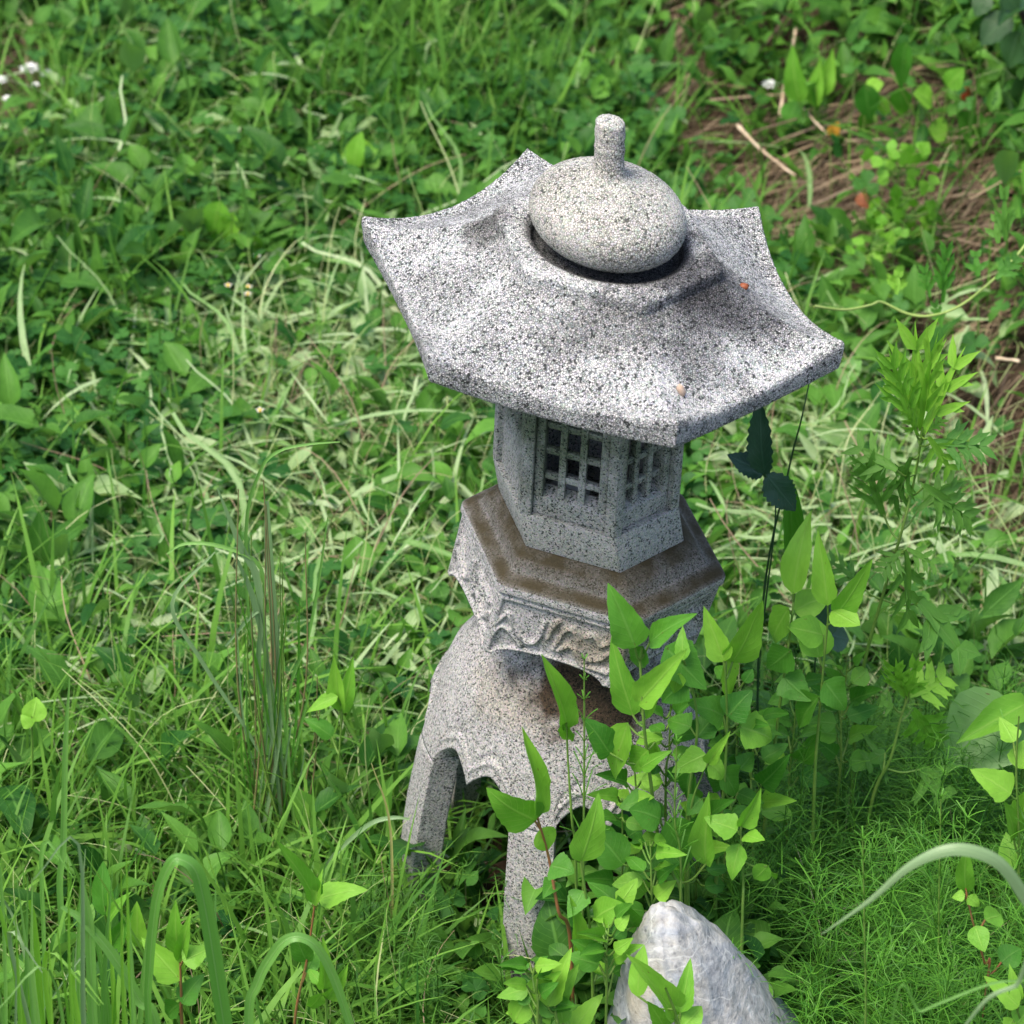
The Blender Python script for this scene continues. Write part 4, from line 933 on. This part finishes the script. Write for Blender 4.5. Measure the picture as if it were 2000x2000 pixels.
# grass tuft with tall arching blades left of the lantern
mat_dryst = plain_mat('tan_green_stalk', (.16,.17,.06), (.26,.20,.09), .5, 30)
tf_ = thing('grass_tuft', 'tall tuft of grey green grass with tan stalks left of the lantern', 'grass tuft', Vector((P(548,1800,.09).x, .09, gz(-.33,.09))))
def tb(px, w, mat, dY=0.0, root=True):
    pts = [P(x, y, .09 + dY*i/len(px)) for i,(x,y) in enumerate(px)]
    if root: pts = [tf_.location + Vector((rnd.uniform(-.05,.05), rnd.uniform(-.03,.03), 0))] + pts; w = [w[0]]+list(w)
    ribbon(pts, [q*PXM(.09) for q in w], mat, 'blade', tf_, (rnd.uniform(-.3,.3),-.8,.6), 26)
tb([(530,1400),(507,1150),(471,1067),(424,952)], [8,16,15,3], mat_bluegrass); tb([(545,1450),(538,1248),(525,1067),(522,978)], [8,16,17,8], mat_bluegrass)
tb([(540,1400),(500,1186),(457,1078)], [6,14,4], mat_bluegrass); tb([(535,1400),(515,1250),(511,1112),(435,1068),(362,1062),(326,1082)], [5,6,8,8,6,3], mat_blade)
tb([(500,1300),(480,1040),(507,922),(543,882),(600,868),(664,863)], [5,7,7,6,5,2], mat_blade); tb([(525,1420),(505,1300),(507,1193),(440,1262)], [6,10,12,4], mat_bluegrass)
tb([(560,1400),(600,1250),(620,1150),(640,1010)], [6,7,6,2], mat_blade); tb([(520,1500),(400,1300),(337,1179),(420,1078)], [6,9,9,3], mat_bluegrass)
for i in range(17):
    x0 = 545+rnd.gauss(0,34); xt = x0 + rnd.gauss(0,60); yt = rnd.uniform(1130,1560)
    tb([((x0+xt)/2+rnd.gauss(0,10), (1700+yt)/2), (xt, yt)], [3,rnd.uniform(3,7),2], rnd.choice((mat_blade, mat_bluegrass, mat_weed_dark)), rnd.uniform(-.06,.06))
for i in range(15):
    x0 = 545+rnd.gauss(0,28); xt = x0 + rnd.gauss(0,35); yt = rnd.uniform(880,1400)
    pts = [tf_.location+Vector((rnd.uniform(-.05,.05), rnd.uniform(-.04,.04),0)), P((x0+xt)/2+rnd.gauss(0,8), (1720+yt)/2, .09), P(xt, yt, .09+rnd.uniform(-.04,.04))]
    V,F,U = tube(smooth_path([q-tf_.location for q in pts], 12), np.linspace(.0018,.0007,len(smooth_path(pts,12))), 4)
    link('stalk', np_mesh('stalk', V, F, U), tf_, rnd.choice((mat_dryst, mat_stem, mat_dryst)))
# tussock of upright blades at the lower left corner
ts = thing('grass_tussock', 'dense tussock of upright bright grass blades in the lower left corner', 'grass tussock', Vector((P(110,1990,-.6).x, -.6, gz(-.6,-.6))))
for i in range(40):
    xb = rnd.uniform(-40, 270); xt = xb + rnd.gauss(0,40) + (xb-110)*.12; yt = rnd.uniform(1640,1930); Yb = -.6+rnd.uniform(-.16,.16)
    b_ = P(xb, 2000, Yb); b_.z = gz(b_.x, b_.y); T_ = P(xt, yt, Yb + rnd.uniform(-.05,.05)); mid = b_*.4+T_*.6 + Vector((rnd.gauss(0,.008), rnd.gauss(0,.01), .02))
    pts = [b_, mid, T_]
    if rnd.random() < .3: pts.append(T_ + Vector((rnd.uniform(-.06,.06), -.02, -rnd.uniform(.02,.08))))
    ribbon(pts, [q*PXM(-.6) for q in (6, rnd.uniform(9,17), rnd.uniform(6,11), 2)][:len(pts)] if len(pts) == 4 else [q*PXM(-.6) for q in (6, rnd.uniform(9,17), 2)], rnd.choice((mat_blade, mat_bluegrass, mat_weed)), 'blade', ts, (rnd.uniform(-.5,.5),-.8,.5), 14)
# --- horsetail stalks that stand by themselves in front of the lantern
def lone_horsetail(label, px, Y, h_b=.05):
    pts = [P(x,y,Y) for x,y in px]; r0 = Vector((pts[0].x, Y, gz(pts[0].x, Y)))
    if pts[0].z > r0.z+.01: pts = [r0] + pts
    root = thing('horsetail', label, 'horsetail', r0, 'single horsetail stalks')
    path = smooth_path([q-r0 for q in pts], 24); V,F,U = tube(path, np.linspace(.002,.0008,len(path)), 5); link('stem', np_mesh('stem', V, F, U), root, mat_stem)
    pl = Pile(); n = len(path)
    for j in range(n//3, n, 2):
        L = h_b*(1.15-j/n)*rnd.uniform(.7,1.1); nb = 5; a = RNG.uniform(0,6.28)+np.arange(nb)/nb*6.28
        M = rot_many(a, RNG.uniform(.9,1.3,nb), np.zeros(nb)); S = np.zeros((nb,3,3)); S[:,0,0]=.0018; S[:,1,1]=L; S[:,2,2]=L
        pl.many(T_line[1], M@S, np.tile(path[j],(nb,1)), np.full(nb,.5))
    o = link('whorls', pl.mesh('whorls'), root, mat_horse); o['kind'] = 'stuff'
lone_horsetail('thin horsetail stalk rising in front of the dome of the lantern base', [(1140,1640),(1141,1450),(1141,1290)], -.36)
lone_horsetail('branched horsetail stalk right of the lantern base before the leafy weeds', [(1330,1720),(1318,1600),(1322,1450)], -.38)
lone_horsetail('feathery upright horsetail above the arching blade at the right', [(1832,1960),(1834,1760),(1838,1560)], -.35, .09)
lone_horsetail('bright horsetail rising in the middle of the thicket at the lower right', [(1690,2010),(1688,1800),(1685,1640)], -.5, .08)

# --- grey rock
bm = bmesh.new(); bmesh.ops.create_icosphere(bm, subdivisions=6, radius=1)
planes = [(Vector((-.93,-.25,.26)).normalized(), .52), (Vector((.80,-.35,.50)).normalized(), .50), (Vector((-.15,-.9,.42)).normalized(), .56), (Vector((.62,-.70,.25)).normalized(), .60), (Vector((-.55,-.6,.62)).normalized(), .66), (Vector((.2,.9,.3)).normalized(), .6), (Vector((.95,.1,.55)).normalized(), .56)]
for v_ in bm.verts:
    c = v_.co.copy()
    for nn, dd in planes:
        k = c.dot(nn)
        pass
    up = max(0.0, c.z)
    f = 1 + .035*noise.fractal(v_.co*1.6, 1.0, 2.0, 4)
    c = c*f
    gul = noise.noise(Vector((v_.co.x*2.6+v_.co.z*2.0, v_.co.y*1.5, 3.7)))       # a gully down the right flank
    if c.x > .0: c -= Vector((.7,-.7,.2))*.16*max(0, .22-abs(gul))/.22*(1-up*.8)
    c += v_.normal*.016*noise.fractal(v_.co*5, 1.0, 2.0, 4)
    v_.co = Vector((c.x*.195*(1-.50*up), c.y*.20*(1-.3*up), c.z*.50)); v_.co.x += -.21*v_.co.z
for f in bm.faces: f.smooth = True
me = bpy.data.meshes.new('rock'); bm.to_mesh(me); bm.free()
m, nt, out = newmat('grey_blue_rock'); tc = N(nt,'ShaderNodeTexCoord').outputs['Object']
n1 = N(nt,'ShaderNodeTexNoise', i_Scale=9.0, i_Detail=8.0, i_Roughness=.62, i_Distortion=1.2); nt.links.new(tc, n1.inputs['Vector'])
n2 = N(nt,'ShaderNodeTexNoise', i_Scale=60.0, i_Detail=6.0, i_Roughness=.7); nt.links.new(tc, n2.inputs['Vector'])
c1 = ramp(nt, n1.outputs['Fac'], [(.30,(.20,.21,.23)),(.42,(.33,.34,.35)),(.55,(.46,.44,.41)),(.70,(.30,.33,.38))])
c1 = mix(nt, .6, c1, ramp(nt, n2.outputs['Fac'], [(.3,.1),(.7,.75)]), 'OVERLAY')
wv = N(nt,'ShaderNodeTexNoise', i_Scale=5.0, i_Detail=3.0, i_Distortion=2.5); nt.links.new(tc, wv.inputs['Vector'])
vn = M_(nt,'ABSOLUTE', M_(nt,'SUBTRACT', wv.outputs['Fac'], .5)); vm_ = nt.nodes.new('ShaderNodeMapRange'); nt.links.new(vn, vm_.inputs[0]); vm_.inputs[1].default_value=.012; vm_.inputs[2].default_value=.002
c1 = mix(nt, M_(nt,'MULTIPLY', vm_.outputs[0], .7), c1, (.55,.55,.53))
n3 = N(nt,'ShaderNodeTexNoise', i_Scale=7.0, i_Detail=4.0); nt.links.new(tc, n3.inputs['Vector'])
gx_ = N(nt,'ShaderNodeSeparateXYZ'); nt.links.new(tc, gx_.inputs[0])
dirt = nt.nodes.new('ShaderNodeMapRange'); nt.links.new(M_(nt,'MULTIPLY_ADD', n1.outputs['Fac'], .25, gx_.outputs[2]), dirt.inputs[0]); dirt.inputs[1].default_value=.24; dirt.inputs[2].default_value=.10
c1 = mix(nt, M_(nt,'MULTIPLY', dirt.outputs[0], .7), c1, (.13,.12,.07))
n5 = N(nt,'ShaderNodeTexVoronoi', i_Scale=70.0); nt.links.new(tc, n5.inputs['Vector'])
c1 = mix(nt, ramp(nt, n5.outputs['Distance'], [(.10,.55),(.22,0.0)]), c1, (.10,.10,.11))
c1 = mix(nt, M_(nt,'MULTIPLY', ramp(nt, n3.outputs['Fac'], [(.58,0.0),(.68,1.0)]), .45), c1, (.40,.33,.20))
b = N(nt,'ShaderNodeBsdfPrincipled'); b.inputs['Roughness'].default_value=.6; b.inputs['Specular IOR Level'].default_value=.35
bp = N(nt,'ShaderNodeBump'); bp.inputs['Strength'].default_value=1.0; bp.inputs['Distance'].default_value=.008
nt.links.new(M_(nt,'ADD', n1.outputs['Fac'], M_(nt,'MULTIPLY', n2.outputs['Fac'], .4)), bp.inputs['Height']); nt.links.new(bp.outputs[0], b.inputs['Normal'])
nt.links.new(c1, b.inputs['Base Color']); nt.links.new(b.outputs[0], out.inputs[0])
rock = link('rock', me, None, m); rp = P(1462, 2000, -.42); rock.location = (rp.x, -.42, -.072); rock.rotation_euler = (R(4), 0, R(-8))
tag(rock, 'pale blue grey pointed rock with white veins at the bottom edge', 'rock')

# ================================================================== THINGS FARTHER BACK
# leafy weeds in the back-left meadow
def far_plant(name, label, cat, foot_px, leaves, lmat=None, kind='delto', smat=None, group=None, lift=.12, sr=.0015):
    g = G(*foot_px, 0.0)
    for _ in range(4): g = G(*foot_px, gz(g.x, g.y))
    return plant(name, label, cat, g.y, [foot_px, (foot_px[0]+rnd.uniform(-6,6), foot_px[1]-60)], leaves, sr, smat, lmat, kind, group, .02)
GM = 'leafy weeds in the meadow behind on the left'
far_plant('leafy_weed', 'weed with hanging pale heart leaves and tiny flowers in the meadow left of the roof', LW, (440,590),
    [((430,392),(412,476),44),((377,453),(358,512),42),((455,415),(440,502),36),((500,450),(489,522),48),((425,540),(414,657),46,'lance'),((470,500),(440,520),40,'ovate'),((480,560),(500,640),50,'lance',D)], group=GM)
far_plant('leafy_weed', 'weed with a pale three lobed leaf left of the lantern roof', LW, (350,760),
    [((346,640),(338,700),34,'ovate'),((352,645),(302,655),40,'ovate'),((355,650),(388,660),44,'ovate'),((345,650),(310,690),40,'ovate'),((350,655),(378,690),36,'ovate')], group=GM)
far_plant('leafy_weed', 'weed with pale crumpled leaf behind the left corner of the roof', LW, (630,450),
    [((610,340),(655,310),55,'round',mat_dock),((640,350),(630,400),60,'ovate',mat_dock),((600,420),(560,335),50,'ovate',D),((690,330),(700,260),36,'ovate')], group=GM)
far_plant('leafy_weed', 'tall stemmed weed with fan leaf just left of the roof corner', LW, (705,430),
    [((706,320),(690,265),50,'ovate'),((706,320),(740,290),44,'ovate'),((700,330),(668,300),36,'ovate')], group=GM)
far_plant('leafy_weed', 'weed with a pair of twisted white green pods left of the roof', LW, (650,600),
    [((605,480),(638,545),16,'lance',mat_cut),((615,490),(640,530),14,'lance',mat_cut),((690,600),(650,690),40,'ovate',mat_dock),((680,640),(640,690),30,'ovate',mat_dock)], group=GM)
# plantains
def plantain(label, leaves, foot, mat=None):
    g = G(*foot, 0.0); root = thing('plantain_plant', label, 'plantain', Vector((g.x, g.y, gz(g.x, g.y))), 'plantains in the meadow')
    for b, t, wd in leaves:
        B = P(*b, g.y + .005); T = P(*t, g.y + rnd.uniform(-.02,.05)); put_leaf(root, B, T, wd*PXM(g.y), 'ovate', mat or mat_weed_dark, (rnd.uniform(-.3,.3),-.8,.6))
plantain('plantain with one tall ribbed pale leaf at the left edge', [((75,1148),(78,1012),80),((70,1210),(118,1095),44),((40,1130),(15,1070),36)], (78,1225), mat_mug)
plantain('plantain with dark upright leaf left of the tall ribbed one', [((105,1010),(112,915),38),((230,960),(215,870),44),((150,1000),(180,940),36)], (110,1030))
plantain('plantain with long drooping leaf in the meadow middle', [((380,720),(340,850),50),((365,720),(400,630),40),((390,740),(430,780),36)], (385,800))
plantain('plantain with broad round leaves near the left edge', [((150,740),(100,660),80),((160,760),(190,670),80),((240,800),(260,720),50)], (160,800), mat_mug)
plantain('plantain with spoon leaves behind the back left roof corner', [((905,300),(908,190),36),((860,320),(830,260),40),((890,330),(860,290),30)], (890,330))
# large mown leaves with pale midribs lying left of the platform
def fallen_leaf(label, b, t, wd, mat, kind, z=.05, cat='fallen leaf', group='mown leaves lying pale side up'):
    B = G(*b, z); T = G(*t, z+.03); o = put_leaf(None, B, T, wd*PXM(B.y), kind, mat, (rnd.uniform(-.2,.2),-.35,1), 'fallen_leaf'); 
    return tag(o, label, cat, group)
fallen_leaf('long jagged mown leaf with pale midrib left of the platform, lower of two', (820,1068), (612,870), 86, mat_dock, 'cutleaf', .08)
fallen_leaf('long narrow mown leaf with thick pale midrib left of the platform, upper of two', (850,1062), (690,892), 50, mat_dock, 'lobed', .10)
fallen_leaf('pale oval mown leaf hanging left of the carved platform', (596,1050), (588,1125), 34, mat_dock, 'ovate', .06)
fallen_leaf('white green leaf tip below the left front corner of the roof', (842,805), (850,860), 18, mat_dock, 'lance', .10)
fallen_leaf('rolled blue green leaf beside the left side of the carved platform', (890,1195), (826,1232), 16, mat_bluegrass, 'lance', .10)
fallen_leaf('mottled brown green leaf standing left of the lantern legs', (608,1690), (606,1475), 36, mat_weed_dark, 'lance', .03)
fallen_leaf('pale limp leaf right of the mugwort', (1975,1200), (1920,1095), 44, mat_dock, 'lance', .10)
fallen_leaf('long grey limp leaf at the right edge behind the dock leaf', (1965,1320), (1962,1130), 26, mat_dock, 'lance', .10)
fallen_leaf('pale limp leaf behind the right corner of the roof', (1640,760), (1680,680), 42, mat_dock, 'ovate', .12)
# small weed with round leaves on the bank, and its neighbours
B_ = 'weeds growing on the earth bank'
def small_round(label, foot, n, x0, x1, y0, y1, wd, mat):
    g = G(*foot, .1)
    for _ in range(5): g = G(*foot, gz(g.x, g.y))
    Y = g.y; lv = []
    for i in range(n):
        bx = rnd.uniform(x0, x1); by = rnd.uniform(y0, y1); a = rnd.uniform(-2.6, -.5) if rnd.random() < .7 else rnd.uniform(.6,2.4)
        lv.append(((bx, by), (bx+math.cos(a)*wd*.9, by+math.sin(a)*wd*1.1), wd*rnd.uniform(.8,1.1), 'ovate', mat, rnd.uniform(-.02,.02)))
    return plant('round_leaf_weed', label, 'weed', Y, [foot, ((foot[0]+x0+x1)/3, (foot[1]+y0+y1)/3), ((x0+x1)/2, y0+8)], lv, .0018, mat_stem, mat, 'ovate', B_, .05)
small_round('bushy little weed with many small round leaves on the bank', (1735,560), 60, 1690, 1825, 285, 480, 22, mat_weed)
small_round('sparse small leaved weed at the foot of the bank below the bushy one', (1690,640), 26, 1650, 1760, 430, 600, 20, mat_weed)
far_plant('leafy_weed', 'weed with long hanging leaves and a tall bare stem at the top right', LW, (1838,330),
    [((1758,170),(1762,250),36,'delto',D),((1770,80),(1755,180),34,'lance',D),((1690,165),(1700,235),40,'ovate',D),((1730,190),(1710,235),34),((1850,170),(1880,135),36,'ovate'),((1820,195),(1790,180),44,'ovate'),((1870,215),(1938,355),50,'lance',D),((1850,260),(1815,250),44,'ovate'),((1835,265),(1880,275),40,'ovate')], group=B_)
far_plant('leafy_weed', 'weed with upright pale leaves on the bank below the bleached stick', LW, (1600,330),
    [((1560,200),(1545,95),40),((1590,210),(1600,120),30,'lance'),((1600,190),(1630,100),30,'lance'),((1590,170),(1610,215),36,'ovate',D),((1540,240),(1560,195),40,'ovate',D)], group=B_)
far_plant('leafy_weed', 'weed with dark narrow leaf hanging at the top of the bank', LW, (1690,330), [((1685,200),(1688,290),28,'lance',D),((1690,180),(1720,160),34,'ovate')], group=B_)
far_plant('leafy_weed', 'small upright weed with four leaves right behind the roof corner', LW, (1578,600),
    [((1575,530),(1545,505),24),((1578,525),(1625,480),36,'delto'),((1575,560),(1598,545),30,'ovate',mat_bluedark),((1578,515),(1570,480),18)], group=B_)
far_plant('leafy_weed', 'weed with light spoon leaves below the bushy weed on the bank', LW, (1745,660),
    [((1745,580),(1720,530),36,'ovate'),((1750,580),(1755,525),30,'ovate'),((1715,585),(1705,545),30),((1780,610),(1800,570),34,'ovate'),((1730,650),(1715,615),34,'ovate')], group=B_)
# vine with lobed dark leaves
vt = thing('vine', 'yellow green vine curving along the foot of the bank with lobed dark leaves', 'vine', P(1720,590,.80))
def vine_y(px, py): return .80
pts = [P(x, y, Y_) for x, y, Y_ in ((1590,598,.72),(1650,605,.75),(1700,596,.78),(1722,590,.80),(1770,612,.80),(1815,617,.80),(1870,600,.82),(1930,555,.86),(1985,500,.90),(2040,430,.95))]
V,F,U = tube(smooth_path([q-vt.location for q in pts], 50), .0021, 6); link('stem', np_mesh('stem', V, F, U), vt, mat_vine)
for b_, t_, wd, mt in (((1815,580),(1805,520),40,mat_weed_dark),((1840,590),(1850,480),48,mat_weed_dark),((1910,540),(1905,490),50,mat_weed_dark),((1950,475),(1945,420),50,mat_mug),((1965,470),(1960,365),44,mat_mug),((1840,640),(1825,590),30,mat_weed_dark),((1945,545),(1990,500),50,mat_weed_dark),((1750,575),(1755,530),44,mat_weed)):
    put_leaf(vt, P(*b_, .82), P(*t_, .84), wd*PXM(.82), 'cutleaf', mt)
# bleached sticks and straws on the bank
def stick(label, px, dY, r, mat=None, cat='stick', lift=.11):
    pts = []
    for (x, y) in px:
        g = G(x, y, .1)
        for _ in range(5): g = G(x, y, gz(g.x, g.y)+lift)
        pts.append(g)
    p = smooth_path(pts, 16); V,F,U = tube(p - p[0], np.linspace(r*.66, r*.45, len(p)), 7); V = V + .0006*RNG.normal(size=V.shape)
    o = link('stick', np_mesh('stick', V, F, U), None, mat or mat_stick); o.location = p[0]; return tag(o, label, cat, 'bleached sticks on the bank')
stick('long bleached stick leaning up the bank to the top edge', [(1524,225),(1535,150),(1552,70),(1563,-15)], 0, .005)
stick('bleached stick lying across the foot of the bank behind the roof', [(1440,245),(1490,295),(1552,342)], 0, .0048)
stick('thin bleached stick lying between two leaves on the bank', [(1563,205),(1590,235),(1615,262)], 0, .003)
stick('short bleached stick at the right edge low on the bank', [(1945,700),(1990,705)], 0, .005)
# flowers, berries and withered leaves
def flower_head(label, px, r, lift, mat, cat, group=None, petals=9, centre=None):
    g = G(*px, lift)
    for _ in range(4): g = G(*px, gz(g.x, g.y)+lift)
    root = thing('flower', label, cat, Vector((g.x, g.y, gz(g.x, g.y))), group)
    h = g.z - root.location.z
    V,F,U = tube([Vector((0,0,0)), Vector((.004,0,h*.5)), Vector((0,0,h))], .0012, 4); link('stem', np_mesh('stem', V, F, U), root, mat_stem)
    pl = Pile()
    for ring_, (rr, el, nn) in enumerate(((1,.25,petals),(.75,.8,petals-2),(.45,1.25,4))):
        a = np.arange(nn)/nn*6.283 + ring_*.4; M = rot_many(a, np.full(nn, el), np.zeros(nn)); S = np.zeros((nn,3,3)); S[:,0,0]=r*.45; S[:,1,1]=r*rr; S[:,2,2]=r*.5
        pl.many(T_ovate[0], M@S, np.tile(np.array([0,0,h]),(nn,1)), np.full(nn,.8))
    link('petals', pl.mesh('petals'), root, mat)
    if centre:
        bm = bmesh.new(); bmesh.ops.create_icosphere(bm, subdivisions=2, radius=r*.45, matrix=Matrix.Translation((0,-r*.1,h+r*.15))); me = bpy.data.meshes.new('centre'); bm.to_mesh(me); bm.free(); link('centre', me, root, centre)
    return root
for lab, p_, r in (('large white clover blossom on the bare patch at the top left, leftmost of a pair',(58,136),.020),('white clover blossom on the bare patch at the top left, right of a pair',(93,146),.014),('white blossom cut by the left edge near the bare patch',(2,158),.014),('small white blossom low on the bare patch at the left edge',(14,193),.010),('tiny white blossom just below the pair of clover blossoms',(70,166),.008),('white blossom on the bank under the bleached stick',(1503,167),.016),('pale egg shaped seed head in the left meadow',(338,192),.014),('faded pinkish clover head in the left meadow',(306,488),.012)):
    pale = 'seed' in lab; fade = 'faded' in lab
    flower_head(lab, p_, r, .10, mat_stick if fade else mat_white, 'flower', 'white blossoms in the grass')
for i, (p_, lab) in enumerate((((370,352),'highest tiny yellow floret in the left meadow'),((385,432),'tiny yellow floret above the hanging heart leaves'),((428,498),'tiny white rimmed yellow floret between the hanging heart leaves'),((502,501),'tiny white rimmed yellow floret at the right of the heart leaves'),((446,558),'tiny brownish yellow floret below the heart leaves'),((485,561),'upper of two touching tiny florets'),((484,575),'lower of two touching tiny florets'),((508,802),'lone tiny floret in the meadow left of the roof edge'))):
    flower_head(lab, p_, .0075, .14, mat_white, 'flower', 'tiny yellow centred florets', 5, mat_yellow)
def berry(label, px, size, mat, cat, lift=.06):
    g = G(*px, lift)
    for _ in range(4): g = G(*px, gz(g.x, g.y)+lift)
    o = lump('berry', g, size, mat, 2, .12, 2); return tag(o, label, cat)
berry('small red berry among dark leaves at the top right', (1886,184), (.009,.009,.015), mat_red, 'berry', .09)
rl = thing('withered_leaf', 'small curled rust red leaf on the bank beside the bushy weed', 'withered leaf', G(1684,392,.12)); put_leaf(rl, G(1676,380,.14), G(1696,405,.13), .022, 'ovate', mat_rust, (0,-.8,.6))
ol = thing('withered_leaf', 'small orange yellow leaf on the bank under the top right weeds', 'withered leaf', G(1628,255,.12)); put_leaf(ol, G(1622,268,.13), G(1636,240,.16), .022, 'ovate', mat_orange, (0,-.8,.6))
# dark glossy shrub hanging into the top right corner
sb = thing('shrub', 'dark glossy leaved shrub hanging into the top right corner', 'shrub', Vector((P(2080,100,1.9).x, 1.9, gz(.98,1.9))))
pts = [Vector((0,0,-.02)), P(2040,120,1.85)-sb.location, P(1960,-60,1.8)-sb.location]; V,F,U = tube(smooth_path(pts, 14), .006, 6); link('stem', np_mesh('stem', V, F, U), sb, mat_bark)
for b_, t_, wd in (((1975,30),(1912,85),58),((1990,60),(1975,135),60),((2000,140),(1998,230),54),((1960,-20),(1990,20),46),((2010,40),(2040,110),60),((1930,-10),(1905,30),40),((1960,160),(1980,210),34),((2005,-10),(1960,25),46),((2020,200),(1995,260),40)):
    put_leaf(sb, P(*b_, 1.80+rnd.uniform(-.05,.05)), P(*t_, 1.76+rnd.uniform(-.05,.05)), wd*PXM(1.8), 'ovate', mat_shrub)
